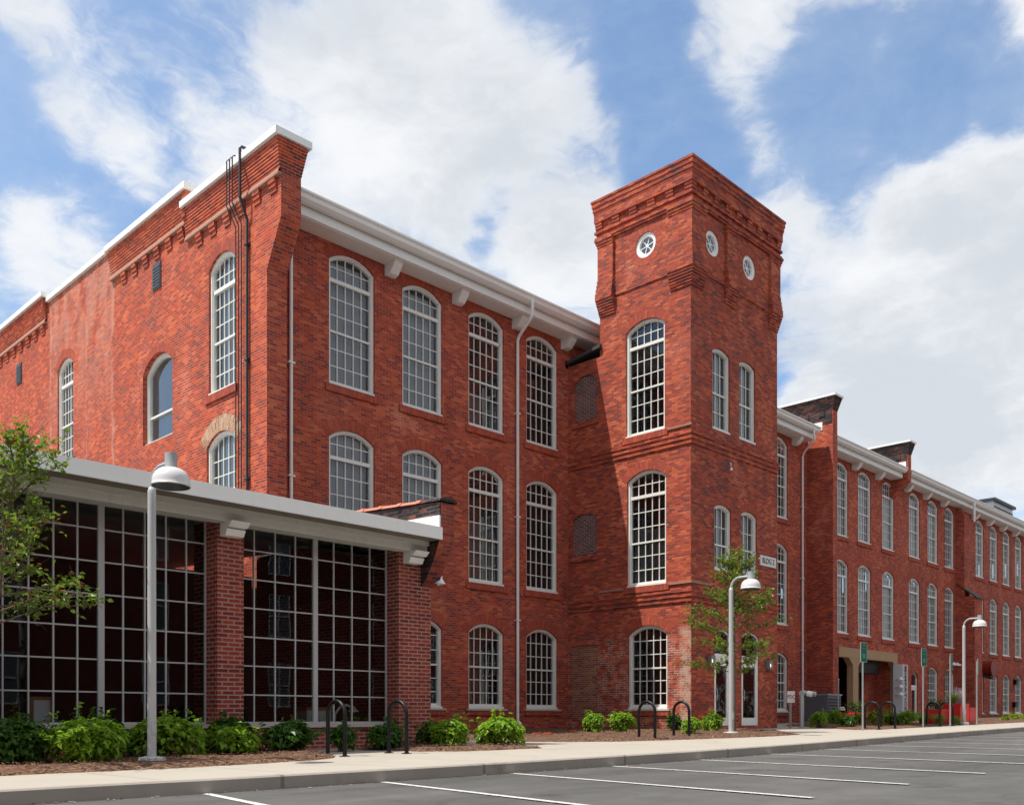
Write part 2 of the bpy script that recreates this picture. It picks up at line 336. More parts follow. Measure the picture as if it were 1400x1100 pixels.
# ------------------------------------------------------------------ mesh builder and scene helpers
class MB:
    def __init__(s): s.v = []; s.f = []; s.mi = []; s.mats = []; s.uv = {}; s.smooth = False
    def m(s, mat):
        if mat not in s.mats: s.mats.append(mat)
        return s.mats.index(mat)
    def face(s, pts, mat, uv=None):
        i = len(s.v); s.v += [tuple(p) for p in pts]; s.f.append(list(range(i, i + len(pts)))); s.mi.append(s.m(mat))
        if uv: s.uv[len(s.f) - 1] = uv
    def box(s, a, b, mat, skip=''):
        x0, y0, z0 = a; x1, y1, z1 = b
        if '-x' not in skip: s.face([(x0, y1, z0), (x0, y0, z0), (x0, y0, z1), (x0, y1, z1)], mat)
        if '+x' not in skip: s.face([(x1, y0, z0), (x1, y1, z0), (x1, y1, z1), (x1, y0, z1)], mat)
        if '-y' not in skip: s.face([(x0, y0, z0), (x1, y0, z0), (x1, y0, z1), (x0, y0, z1)], mat)
        if '+y' not in skip: s.face([(x1, y1, z0), (x0, y1, z0), (x0, y1, z1), (x1, y1, z1)], mat)
        if '-z' not in skip: s.face([(x0, y1, z0), (x1, y1, z0), (x1, y0, z0), (x0, y0, z0)], mat)
        if '+z' not in skip: s.face([(x0, y0, z1), (x1, y0, z1), (x1, y1, z1), (x0, y1, z1)], mat)
    def tube(s, path, rad, mat, n=10, caps=True):
        P = [Vector(p) for p in path]; rads = rad if isinstance(rad, (list, tuple)) else [rad] * len(P)
        rings = []; up = None
        for i, p in enumerate(P):
            d = (P[min(i + 1, len(P) - 1)] - P[max(i - 1, 0)]).normalized()
            if up is None: up = Vector((1, 0, 0)) if abs(d.x) < .9 else Vector((0, 1, 0))
            x = (up - d * up.dot(d)).normalized(); y = d.cross(x); up = x
            i0 = len(s.v)
            s.v += [tuple(p + (x * math.cos(2 * math.pi * k / n) + y * math.sin(2 * math.pi * k / n)) * rads[i]) for k in range(n)]
            rings.append(i0)
        mi = s.m(mat)
        for a, b in zip(rings, rings[1:]):
            for k in range(n): s.f.append([a + k, a + (k + 1) % n, b + (k + 1) % n, b + k]); s.mi.append(mi)
        if caps:
            s.f.append([rings[0] + k for k in range(n)][::-1]); s.mi.append(mi)
            s.f.append([rings[-1] + k for k in range(n)]); s.mi.append(mi)
    def lathe(s, prof, ctr, mat, n=28, cap=True):
        mi = s.m(mat); rings = []
        for r, z in prof:
            rings.append(len(s.v)); s.v += [(ctr[0] + r * math.cos(2 * math.pi * k / n), ctr[1] + r * math.sin(2 * math.pi * k / n), ctr[2] + z) for k in range(n)]
        for a, b in zip(rings, rings[1:]):
            for k in range(n): s.f.append([a + k, a + (k + 1) % n, b + (k + 1) % n, b + k]); s.mi.append(mi)
        if cap:
            s.f.append([rings[0] + k for k in range(n)][::-1]); s.mi.append(mi)
            s.f.append([rings[-1] + k for k in range(n)]); s.mi.append(mi)
    def poly(s, loops, to3, mat):                           # filled outline with holes
        tris = tessellate_polygon([[Vector((a, b, 0)) for a, b in lp] for lp in loops])
        flat = [p for lp in loops for p in lp]; i = len(s.v); s.v += [tuple(to3(*p)) for p in flat]; mi = s.m(mat)
        for tr in tris: s.f.append([i + k for k in tr]); s.mi.append(mi)
    def strip(s, loop, A, B, mat, closed=True):             # side faces between two copies of an outline
        n = len(loop)
        for k in range(n if closed else n - 1):
            p, q = loop[k], loop[(k + 1) % n]; s.face([A(*p), A(*q), B(*q), B(*p)], mat)
    def prism(s, loop, A, B, mat):
        s.poly([loop], A, mat); s.poly([loop], B, mat); s.strip(loop, A, B, mat)
    def build(s, name, parent=None, smooth=False, loc=None):
        me = bpy.data.meshes.new(name); me.from_pydata(s.v, [], s.f)
        for m in s.mats: me.materials.append(m)
        me.polygons.foreach_set('material_index', s.mi)
        if s.uv:
            ul = me.uv_layers.new(name='UVMap')
            for fi, uvs in s.uv.items():
                for li, c in zip(me.polygons[fi].loop_indices, uvs): ul.data[li].uv = c
        if smooth:
            import bmesh as bm_
            me.polygons.foreach_set('use_smooth', [True] * len(me.polygons))
            b = bm_.new(); b.from_mesh(me); bm_.ops.remove_doubles(b, verts=b.verts, dist=1e-4); bm_.ops.recalc_face_normals(b, faces=b.faces)
            for e in b.edges:
                if len(e.link_faces) == 2 and e.calc_face_angle(0) > R(38): e.smooth = False
            b.to_mesh(me); b.free()
        me.update()
        o = bpy.data.objects.new(name, me); C.objects.link(o)
        if loc is not None: o.location = loc
        if parent: o.parent = parent
        return o
def tag(o, label=None, cat=None, group=None, kind=None):
    if label: o['label'] = label
    if cat: o['category'] = cat
    if group: o['group'] = group
    if kind: o['kind'] = kind
    return o
def thing(name, label, cat, loc=(0, 0, 0), rz=0, group=None):
    o = bpy.data.objects.new(name, None); C.objects.link(o); o.location = loc; o.rotation_euler = (0, 0, rz); o.empty_display_size = .2
    return tag(o, label, cat, group)
def copy_tree(o, parent=None):
    c = o.copy(); C.objects.link(c); c.parent = parent
    for ch in list(o.children): copy_tree(ch, c)
    return c
def text(name, body, size, mat, parent, loc, rot, ext=.004, align='CENTER', sx=1.0):
    cu = bpy.data.curves.new(name, 'FONT'); cu.body = body; cu.size = size; cu.extrude = ext; cu.align_x = align; cu.align_y = 'CENTER'; cu.resolution_u = 3; cu.offset = size * .012
    tmp = bpy.data.objects.new('tmp', cu); C.objects.link(tmp)
    me = bpy.data.meshes.new_from_object(tmp.evaluated_get(bpy.context.evaluated_depsgraph_get())); bpy.data.objects.remove(tmp); bpy.data.curves.remove(cu)
    me.materials.clear(); me.materials.append(mat); me.name = name
    o = bpy.data.objects.new(name, me); C.objects.link(o); o.location = loc; o.rotation_euler = rot; o.scale = (sx, 1, 1); o.parent = parent
    return o
def gz(x): return .0115 * max(-80, min(120, x))             # the car park rises gently along the building
def wz_(x): return gz(x) + .15                              # pavement level
Z0 = .85                                                    # heights below were surveyed from eye level
def lerp_tab(tab, x):
    if x <= tab[0][0]: return tab[0][1]
    for (a, b), (c, d) in zip(tab, tab[1:]):
        if x <= c: return b + (d - b) * (x - a) / (c - a)
    return tab[-1][1]
CURB = [(-90, 10.6), (-10, 10.0), (2, 9.75), (5, 9.32), (9, 9.02), (13.5, 8.92), (17, 9.05), (21, 9.35), (28, 9.85), (36, 10.25), (50, 10.7), (120, 12)]

# ------------------------------------------------------------------ ground
def sheet(name, xs, ys, zf, mat):
    b = MB(); nx, ny = len(xs), len(ys); b.v = [(x, y(x) if callable(y) else y, zf(x)) for x in xs for y in ys]
    mi = b.m(mat)
    for i in range(nx - 1):
        for j in range(ny - 1): b.f.append([i * ny + j, (i + 1) * ny + j, (i + 1) * ny + j + 1, i * ny + j + 1]); b.mi.append(mi)
    return tag(b.build(name), kind='structure')
XS = [-1500, -80] + [-60 + 4 * i for i in range(16)] + [4 + .5 * i for i in range(70)] + [40 + 4 * i for i in range(20)] + [120, 1500]
sheet('ground', XS, [-1500, -60, -20, 0, 9, 30, 1500], gz, M['asphalt'])
XW = [x for x in XS if -80 <= x <= 120]
sheet('sidewalk', XW, [lambda x: lerp_tab(CURB, x) + .16, 14, 22, 60], wz_, M['walk'])
cb = MB()
for x0, x1 in zip(XW, XW[1:]):
    y0, y1 = lerp_tab(CURB, x0), lerp_tab(CURB, x1)
    prof = [(.0, -.05), (.0, .135), (.018, .154), (.16, .154)]
    for (a, za), (c, zc) in zip(prof, prof[1:]):
        cb.face([(x0, y0 + a, gz(x0) + za), (x1, y1 + a, gz(x1) + za), (x1, y1 + c, gz(x1) + zc), (x0, y0 + c, gz(x0) + zc)], M['curb'])
tag(cb.build('kerb'), kind='structure')
lx = [2.7, 4.91, 7.11, 9.18, 11.28, 13.54, 16.01, 18.45, 20.9, 23.3, 25.7, 28.1, 30.5, 32.9, 35.3, 37.7, 40.1, 42.5, 44.9, 47.3, 49.7]
for i, x in enumerate(lx):
    b = MB(); ya = lerp_tab(CURB, x) - .02; L = 4.75 if i != 2 else 4.75
    for k in range(12):
        t0, t1 = k / 12, (k + 1) / 12; pts = []
        for tt, sgn in ((t0, -1), (t1, -1), (t1, 1), (t0, 1)):
            pts.append((x - .178 * L * tt + sgn * .05, ya - L * tt, gz(x) + .004))
        b.face(pts, M['line'])
    tag(b.build('parking_line'), kind='structure')

def inside(poly, x, y):
    r = False; n = len(poly); dmin = 1e9
    for i in range(n):
        x0, y0 = poly[i]; x1, y1 = poly[(i + 1) % n]
        if (y0 > y) != (y1 > y) and x < (x1 - x0) * (y - y0) / (y1 - y0) + x0: r = not r
        dx, dy = x1 - x0, y1 - y0; t = max(0, min(1, ((x - x0) * dx + (y - y0) * dy) / (dx * dx + dy * dy + 1e-9)))
        dmin = min(dmin, math.hypot(x - x0 - t * dx, y - y0 - t * dy))
    return dmin if r else -dmin
BEDS = {
 'front': [(-12, 11.75), (3.7, 11.75), (5.9, 11.5), (7.2, 11.62), (8.05, 11.75), (8.6, 12.2), (8.9, 12.9), (8.8, 14.62), (-12, 14.62)],
 'mid': [(10.6, 12.75), (11.1, 12.1), (11.8, 11.95), (12.9, 11.9), (13.15, 12.05), (12.7, 12.7), (12.3, 13.15), (12.1, 13.9), (12.3, 14.6), (10.6, 14.6)],
 'tower': [(14.6, 22.1), (14.8, 17.6), (15.4, 14.2), (16.4, 12.9), (17.3, 12.6), (19.4, 12.15), (21.5, 11.95), (23.2, 12.15), (23.9, 12.8), (25.6, 14.0), (26.2, 15.4), (26.3, 17.1), (25.4, 17.1), (25.4, 22.1)],
 'far': [(31.0, 15.6), (29.9, 14.3), (28.6, 13.2), (30.0, 12.75), (34, 12.85), (36.5, 13.0), (41, 13.0), (60, 13.2), (100, 13.6), (100, 22.1), (55, 22.1), (53, 19), (45, 18.8), (42.5, 20.2), (34, 18.6), (32.5, 16.8)]}
def bed_h(x, y):
    h = -.2
    for p in BEDS.values():
        d = inside(p, x, y); h = max(h, min(d * .30 + .012, .085) if d > -.3 else -.2)
    return h + .03 * (mnoise.noise(Vector((x * 1.3, y * 1.3, 0))) ) if h > -.1 else h
for nm, poly in BEDS.items():
    b = MB(); step = .11 if nm in ('front', 'mid') else (.14 if nm == 'tower' else .3)
    x0, x1 = min(p[0] for p in poly) - .15, max(p[0] for p in poly) + .15; y0, y1 = min(p[1] for p in poly) - .15, max(p[1] for p in poly) + .1
    if nm == 'front': x0 = -4
    nx, ny = int((x1 - x0) / step), int((y1 - y0) / step); idx = {}; mi = b.m(M['mulch'])
    for i in range(nx + 1):
        for j in range(ny + 1):
            x, y = x0 + i * step, y0 + j * step; d = inside(poly, x, y)
            if d < -.25: continue
            nn = mnoise.noise(Vector((x * 1.2, y * 1.2, 3))) * .035 + mnoise.noise(Vector((x * 6, y * 6, 5))) * .018
            h = max(-.06, min(d * .28 + mnoise.noise(Vector((x * 3, y * 3, 9))) * .03, .07 + nn))
            idx[i, j] = len(b.v); b.v.append((x, y, wz_(x) + h))
    for i in range(nx):
        for j in range(ny):
            q = [(i, j), (i + 1, j), (i + 1, j + 1), (i, j + 1)]
            if all(k in idx for k in q): b.f.append([idx[k] for k in q]); b.mi.append(mi)
    tag(b.build('mulch_bed', smooth=True), kind='structure')
# loose bark chips lying over the beds
random.seed(3); b = MB()
for nm, n in (('front', 5200), ('mid', 1300), ('tower', 3600)):
    poly = BEDS[nm]; k = 0
    while k < n:
        x = random.uniform(max(-3, min(p[0] for p in poly)), max(p[0] for p in poly)); y = random.uniform(min(p[1] for p in poly), max(p[1] for p in poly)); d = inside(poly, x, y)
        k += 1
        if d < -.05 or (d < 0 and random.random() < .6): continue
        z = wz_(x) + max(0.004, min(d * .28, .07) + .022); a = random.uniform(0, 6.3); L = random.uniform(.02, .06); w = L * random.uniform(.2, .5); ti = random.uniform(-.4, .4)
        ca, sa = math.cos(a), math.sin(a)
        b.face([(x + ca * L * p - sa * w * q, y + sa * L * p + ca * w * q, z + ti * L * p + random.uniform(0, .008)) for p, q in ((-.5, -.5), (.5, -.5), (.5, .5), (-.5, .5))], M['mulch'])
tag(b.build('bark_chips'), label='brown bark chips scattered over the planting beds', cat='mulch', kind='stuff')

b = MB(); random.seed(12)
for k in range(1500):
    x = random.uniform(1.5, 40); y = lerp_tab(CURB, x) - abs(random.gauss(0, .10)) - .01; a = random.uniform(0, 6.3); L = random.uniform(.006, .03) * (1 if k % 9 else 1.8); w = L * random.uniform(.4, .9); ca, sa = math.cos(a), math.sin(a); z = gz(x) + .006
    b.face([(x + ca * L * p - sa * w * q, y + sa * L * p + ca * w * q, z + random.uniform(0, .008)) for p, q in ((-.5, -.5), (.5, -.5), (.5, .5), (-.5, .5))], M['mulch'] if k % 3 else M['grit'])
tag(b.build('grit'), label='grit and bark crumbs lying in the gutter along the kerb', cat='grit', kind='stuff')

# ------------------------------------------------------------------ windows (local: x across, y into the wall, z up from the sill)
def arch_z(w, hs, rise, x):
    if rise <= 0: return hs
    Rr = (w * w / 4 + rise * rise) / (2 * rise); return hs + rise - Rr + math.sqrt(max(0, Rr * Rr - x * x))
def opening(w, hs, rise, n=14, x0=0.0, z0=0.0, inset=0.0, bot=0.0):
    h = w / 2 - inset; pts = [(x0 - h, z0 + bot), (x0 + h, z0 + bot)]
    for k in range(n + 1):
        x = h - 2 * h * k / n; pts.append((x0 + x, z0 + arch_z(w, hs, rise, x) - inset * 1.02))
    return pts
ROOM = {}
def window_set(key, w, hs, rise, cols, zbars, rail=None, transom=None, casing=.075, depth=.06, sill='brick', arch_mat='arch', arch_d=.30, plain_sash=False, blind='blind', blind_h=None, bar=.027):
    """one window of a kind: frame mesh with its sash bars, glass, blind, sill and brick arch as children"""
    b = MB(); o = opening(w, hs, rise); i1 = opening(w, hs, rise, inset=casing, bot=.07); i2 = opening(w, hs, rise, inset=casing + .03, bot=.10)
    P = M['paint']; y0, y1, y2 = depth, depth + .035, depth + .12
    n = len(o)
    for k in range(n):
        j = (k + 1) % n
        b.face([(o[k][0], y0, o[k][1]), (o[j][0], y0, o[j][1]), (i1[j][0], y0, i1[j][1]), (i1[k][0], y0, i1[k][1])], P)
        b.face([(i1[k][0], y0, i1[k][1]), (i1[j][0], y0, i1[j][1]), (i1[j][0], y1, i1[j][1]), (i1[k][0], y1, i1[k][1])], P)
        b.face([(i1[k][0], y1, i1[k][1]), (i1[j][0], y1, i1[j][1]), (i2[j][0], y1, i2[j][1]), (i2[k][0], y1, i2[k][1])], P)
        b.face([(i2[k][0], y1, i2[k][1]), (i2[j][0], y1, i2[j][1]), (i2[j][0], y2 + .03, i2[j][1]), (i2[k][0], y2 + .03, i2[k][1])], P)
    b.box((-w / 2 - .0, depth - .07, -.005), (w / 2 + .0, depth + .05, .055), P)
    root = b.build('window'); C.objects.unlink(root); C.objects.link(root)
    s = MB(); hw = w / 2 - casing - .02; yb0, yb1 = y2 - .035, y2 - .008
    if not plain_sash:
        for k in range(1, cols):
            x = -hw + 2 * hw * k / cols; s.box((x - bar / 2, yb0, .08), (x + bar / 2, yb1, arch_z(w, hs, rise, x) - casing), P)
        for z in zbars:
            h = hw
            while h > .1 and arch_z(w, hs, rise, h) - casing < z: h -= .02
            s.box((-h, yb0 + .003, z - bar / 2), (h, yb1 - .003, z + bar / 2), P)
    if rail: s.box((-hw, yb0 - .03, rail - .027), (hw, yb1 + .004, rail + .027), P)
    if transom: s.box((-hw - .02, yb0 - .05, transom - .05), (hw + .02, yb1 + .005, transom + .05), P)
    s.box((-hw, yb0 - .01, .085), (hw, yb1 + .002, .15), P)
    s.build('sash_bars', root)
    g = MB(); gp = opening(w, hs, rise, inset=casing - .01, bot=.05); g.poly([gp], lambda x, z: (x, y2 - .003, z), M['glass']); g.build('glass_pane', root)
    d = MB(); bp = opening(w + .12, hs, rise, n=8, bot=-.05)
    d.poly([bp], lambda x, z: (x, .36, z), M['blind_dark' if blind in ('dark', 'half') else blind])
    if blind == 'half':
        hh = blind_h or hs * .4
        for k in range(2): d.box((-w / 2 + .1 + k * w / 2, .30, .05), (-w / 2 + .1 + k * w / 2 + w * .42, .31, hh - .12 * k), M['blind_mid'])
    if blind == 'side':
        pass
    d.build('window_blind', root)
    if sill:
        q = MB(); e = .13 if sill == 'brick' else .09
        top = -.008 if sill == 'brick' else -.005; bot = -.21
        def bx(x0, x1, ya, za, zb, mat):
            q.face([(x0, ya, za), (x1, ya, za), (x1, ya, zb), (x0, ya, zb)], mat, [(x0, za), (x1, za), (x1, zb), (x0, zb)])
            q.face([(x0, ya, zb), (x1, ya, zb), (x1, depth, zb), (x0, depth, zb)], mat, [(x0, ya), (x1, ya), (x1, .1), (x0, .1)])
            q.face([(x0, -.0, za), (x1, -.0, za), (x1, ya, za), (x0, ya, za)], mat, [(x0, 0), (x1, 0), (x1, .06), (x0, .06)])
            q.face([(x0, .0, za), (x0, ya, za), (x0, ya, zb), (x0, .0, zb)], mat, [(0, za), (.06, za), (.06, zb), (0, zb)])
            q.face([(x1, ya, za), (x1, .0, za), (x1, .0, zb), (x1, ya, zb)], mat, [(0, za), (.06, za), (.06, zb), (0, zb)])
        bx(-w / 2 - e, w / 2 + e, -.055, bot, top - (.055 if sill == 'stone' else 0), M['arch'])
        if sill == 'stone': q.box((-w / 2 - e - .02, -.075, top - .053), (w / 2 + e + .02, depth - .01, top), M['walkstone'])
        q.build('sill', root)
    if arch_d and rise > 0:
        a = MB(); n = 22; Rr = (w * w / 4 + rise * rise) / (2 * rise); zc = hs + rise - Rr; t0 = math.asin(w / 2 / Rr) * 1.05
        mt = M[arch_mat]
        for k in range(n):
            ta, tb = -t0 + 2 * t0 * k / n, -t0 + 2 * t0 * (k + 1) / n
            r0, r1 = Rr + .003, Rr + arch_d
            pts = [(r * math.sin(tt), -.004, zc + r * math.cos(tt)) for r, tt in ((r0, ta), (r0, tb), (r1, tb), (r1, ta))]
            a.face(pts, mt, [(ta * Rr * 1.05, 0), (tb * Rr * 1.05, 0), (tb * Rr * 1.05, arch_d), (ta * Rr * 1.05, arch_d)])
        a.build('brick_arch', root)
    return root
M['walkstone'] = plain('sill_stone', (.52, .45, .40), .85, .12, 6)
def row_bars(z0, z1, n): return [z0 + (z1 - z0) * k / n for k in range(1, n)]
protos = {}
def kind(key):
    if key in protos: return protos[key]
    base, _, var = key.partition(':'); bl = dict(l='blind', d='dark', h='half', m='blind_mid', p='blind_light', w='blind_white').get(var, 'blind')
    if base == 'top':      # tall top-storey sash window
        r = window_set(key, 1.56, 3.44, .29, 5, row_bars(.1, 1.52, 3) + row_bars(1.52, 2.93, 3) + [3.31], 1.52, 2.93, blind=bl, blind_h=1.2)
    elif base == 'mid':
        r = window_set(key, 1.56, 3.47, .29, 5, row_bars(.1, 1.44, 3) + row_bars(1.44, 2.94, 3) + [3.33], 1.44, 2.94, blind=bl, blind_h=2.0)
    elif base == 'low':
        r = window_set(key, 1.56, 2.42, .30, 5, row_bars(.1, 1.33, 3) + [1.33 + .45, 1.33 + .9], 1.33, None, blind=bl, sill='stone', blind_h=1.0)
    elif base == 'slit':   # narrow pairs on the tower front
        r = window_set(key, 1.04, 2.52, .15, 3, [.62, 1.88], 1.22, None, blind=bl, sill=None, arch_d=.22)
    elif base == 'slit2':
        r = window_set(key, 1.02, 2.02, .15, 3, [.45, 1.45], .86, None, blind=bl, sill=None, arch_d=.22)
    elif base == 'gab':
        r = window_set(key, 1.38, 3.30, .32, 5, row_bars(.1, 1.38, 3) + row_bars(1.38, 2.75, 3) + [3.1], 1.38, 2.75, blind=bl)
    elif base == 'gablow':
        r = window_set(key, 1.55, 2.55, .33, 5, row_bars(.1, 2.6, 6), 1.3, None, blind=bl, arch_mat='arch_tan', arch_d=.42)
    elif base == 'gabplain':
        r = window_set(key, 1.88, 2.08, .44, 1, [], .83, None, blind=bl, plain_sash=True, depth=.13, sill=None, arch_d=.25)
    protos[key] = r; r['used'] = 0
    return r
def put_window(key, x, y, z, parent, rz=0.0):
    p = kind(key)
    o = p if not p['used'] else copy_tree(p)
    if 'used' in o: o['used'] = 1
    o.parent = parent; o.location = (x, y, z); o.rotation_euler = (0, 0, rz)
    return o
DIM = dict(top=(1.56, 3.44, .29), mid=(1.56, 3.47, .29), low=(1.56, 2.42, .30), slit=(1.04, 2.52, .15), slit2=(1.02, 2.02, .15), gab=(1.38, 3.30, .32), gablow=(1.55, 2.55, .33), gabplain=(1.88, 2.08, .44))
def wall_with_openings(b, outline, wins, plane, mat, reveal=.16, rev_for=None, dirn=1):
    """wins: (kind, s, z) with s the run along the wall; plane(s, z, d) gives a point d metres into the wall"""
    holes = []
    for k, s_, z in wins:
        w, hs, rise = DIM[k.split(':')[0]] if isinstance(k, str) else k
        holes.append(opening(w, hs, rise, x0=s_, z0=z))
    b.poly([outline] + holes, lambda s_, z: plane(s_, z, 0), mat)
    for (k, s_, z), h in zip(wins, holes):
        rv = .34 if k == 'gabplain:l' else reveal
        b.strip(h, lambda p, q: plane(p, q, 0), lambda p, q: plane(p, q, rv), mat)

# ------------------------------------------------------------------ the mill
mill = thing('mill_building', 'long three-storey red brick mill with arched white windows and a square corner tower', 'building', (12.59, 22, 0))
MO = Vector((12.59, 22, 0))
def mpart(b, name, smooth=False):                           # part of the mill, meshes are written in world metres
    o = b.build(name, None, smooth); o.parent = mill; o.matrix_parent_inverse = Matrix.Translation(-MO); return o
YW = 22.0; XG = 12.59; XEND = 96.0; F3, F2, F1 = 9.20 + Z0, 4.28 + Z0, .30 + Z0
front = []
def V(k, s): return (k, s)
cols_A = [16.03, 18.61, 21.27, 23.90]; cols_A2 = [34.8, 37.4, 39.99]; cols_B = [46.27, 48.97, 51.95, 55.55, 58.28, 60.92]; cols_C = [66.24, 68.94, 71.55, 74.15, 76.8, 79.5, 82.2, 84.9, 87.6, 90.3, 93.0]
shade3 = {16.03: 'l', 18.61: 'l', 21.27: 'h', 23.90: 'd', 39.99: 'd', 51.95: 'p', 60.92: 'm'}
shade2 = {16.03: 'l', 18.61: 'l', 21.27: 'h', 23.90: 'd', 39.99: 'd', 55.55: 'm', 58.28: 'm', 60.92: 'm'}
for x in cols_A + cols_A2 + cols_B + cols_C:
    cz = x > 62; d3 = shade3.get(x, ('m' if int(x) % 2 else 'p') if cz else 'p'); d2 = shade2.get(x, 'm' if cz else 'p')
    front.append(('top:' + d3, x, F3)); front.append(('mid:' + d2, x, F2))
    if x in cols_A[1:] + cols_A2 + cols_B[4:] + cols_C: front.append(('low:' + ('d' if x < 60 else 'm'), x, F1))
b = MB()
outl = [(XG + .5, -.4), (45.95, -.4), (45.95, 3.12 + Z0), (53.0, 3.12 + Z0), (53.0, -.4), (XEND, -.4), (XEND, 13.45 + Z0), (XG + .5, 13.45 + Z0)]
door4 = ((.98, 2.55, .30), 55.57, .62)
pl = lambda s_, z, d: (s_, YW + d, z)
holes = [opening(*DIM[k.split(':')[0]], x0=s_, z0=z) for k, s_, z in front] + [opening(*door4[0], x0=door4[1], z0=door4[2])]
b.poly([outl] + holes, lambda s_, z: pl(s_, z, 0), M['brick'])
for h in holes: b.strip(h, lambda p, q: pl(p, q, 0), lambda p, q: pl(p, q, .18), M['brick'])
b.box((XEND, YW, -.4), (XEND + .3, 60, 14), M['brick'])
b.box((XG + .3, 59.7, -.4), (XEND, 60, 14), M['brick'])
mpart(b, 'front_wall')
for k, s_, z in front: put_window(k, s_, YW, z, None)
def adopt(o):
    o.parent = mill; o.matrix_parent_inverse = Matrix.Translation(-MO)
for o in [o for o in C.objects if o.name.startswith('window') and o.parent is None]: adopt(o)

# gable end facing the camera's left, with its stepped parapet
b = MB()
prof_front = [(20.80, -.4), (20.80, 11.05 + Z0), (20.16, 12.15 + Z0), (20.16, 13.9 + Z0)]
out = prof_front + [(24.9, 13.9 + Z0), (24.9, 14.4 + Z0), (29.85, 14.4 + Z0), (29.85, 14.58 + Z0), (35.3, 14.58 + Z0), (35.3, 14.7 + Z0), (50, 14.7 + Z0), (50, -.4)]
gw = [('gab:w', 23.03, 8.60 + Z0), ('gablow:w', 23.06, 4.66 + Z0), ('gabplain:l', 26.75, 8.05 + Z0), ('gab:w', 33.65, 8.62 + Z0), ('gabplain:l', 37.95, 8.0 + Z0), ('gab:w', 42.5, 8.6 + Z0)]
plg = lambda s_, z, d: (XG + d, s_, z)
holes = [opening(*DIM[k.split(':')[0]], x0=s_, z0=z) for k, s_, z in gw]
b.poly([out] + holes, lambda s_, z: plg(s_, z, 0), M['brick_gable'])
for (k, s_, z), h in zip(gw, holes): b.strip(h, lambda p, q: plg(p, q, 0), lambda p, q, rv=(.26 if k.startswith('gabplain') else .18): plg(p, q, rv), M['brick_gable'])
XR = XG + .56
b.strip(prof_front, lambda p, q: plg(p, q, 0), lambda p, q: (XR, p, q), M['brick'], closed=False)
b.poly([prof_front + [(22.0, 13.9 + Z0), (22.0, -.4)]], lambda s_, z: (XR, s_, z), M['brick'])
b.box((XR, 22.0, 13.3 + Z0), (XR + .02, 50, 14.5 + Z0), M['brick'])
mpart(b, 'gable_wall')
for k, s_, z in gw:
    o = put_window(k, XG, s_, z, None, -R(90)); adopt(o)
# corbelled cornice bands of the gable end
b = MB(); bt = M['brick_gable']
def corbel_run(y0, y1, ztop, front=False):
    zl = ztop - .80
    for k in range(9):                                     # thin oversailing courses
        pr = .05 + .016 * k
        z0 = zl + .10 + k * .0755; xr_ = XR + (.02 + .014 * k if front else 0)
        b.box((XG - pr, y0 - (.012 * (k + 1) if front else 0), z0), (XG if not front else xr_, y1, z0 + .0755), bt, skip='+y' if not front else '')
    b.face([(XG - .05, y0, zl + .10), (XG - .05, y1, zl + .10), (XG - .10, y1, zl), (XG - .10, y0, zl)], M['stone'])
    b.box((XG - .10, y0 - .02, zl - .055), (XG, y1, zl), M['stone'])
    y = y0 + .32
    while y < y1 - .2:
        for k in range(3): b.box((XG - .085 + .027 * k, y - .15 + .0 * k, zl - .055 - .11 * (k + 1)), (XG, y + .15, zl - .055 - .11 * k), bt)
        y += .74
corbel_run(20.16, 24.9, 13.98 + Z0, True)
corbel_run(24.9, 29.85, 14.46 + Z0)
corbel_run(35.3, 50, 14.76 + Z0)
b.box((XG - .18, 24.72, 13.75 + Z0), (XR, 24.9, 14.46 + Z0), bt)
mpart(b, 'cornice')
b = MB()                                                   # white metal coping
for y0, y1, z, ov, xr_ in ((20.0, 24.9, 13.99, .25, XR + .22), (24.62, 29.9, 14.47, .25, XR + .1), (29.9, 35.22, 14.60, .09, XR + .1), (35.2, 50, 14.77, .25, XR + .1)):
    b.box((XG - ov, y0, z + Z0), (xr_, y1, z + .17 + Z0), M['white'])
mpart(b, 'coping')
for (y0, y1, z0, z1) in ((26.49, 27.0, 12.42, 13.16), (37.8, 38.3, 12.45, 13.18)):
    b = MB(); b.box((XG - .035, y0, z0 + Z0), (XG + .02, y1, z1 + Z0), M['slate'])
    for k in range(7): zz = z0 + Z0 + .05 + k * (z1 - z0 - .1) / 7; b.box((XG - .05, y0 + .03, zz), (XG - .033, y1 - .03, zz + .05), M['slate'])
    mpart(b, 'louvre_vent')
for i, (y, r_) in enumerate(((21.64, .038), (21.92, .016), (22.06, .016), (22.20, .016))):  # service pipes up the gable end
    b = MB(); x = XG - .06; zt = 14.20 + Z0 + (.06 if i == 0 else .0)
    b.tube([(x, y, 4.2 + Z0), (x, y, 12.55 + Z0), (x - .20, y + (.0 if i == 0 else .10), 13.05 + Z0), (x - .20, y + (.0 if i == 0 else .10), zt), (x - .16, y + (.0 if i == 0 else .10), zt + .06), (x + .22, y - .02 + (.0 if i == 0 else .1), zt + .05), (x + .30, y, zt - .05)], r_, M['dark'], 8)
    for z in ((6.0, 9.0, 11.9) if i == 0 else ()): b.box((x - r_ - .01, y - r_ - .03, z + Z0), (XG, y + r_ + .03, z + .05 + Z0), M['dark'])
    mpart(b, 'service_pipe')

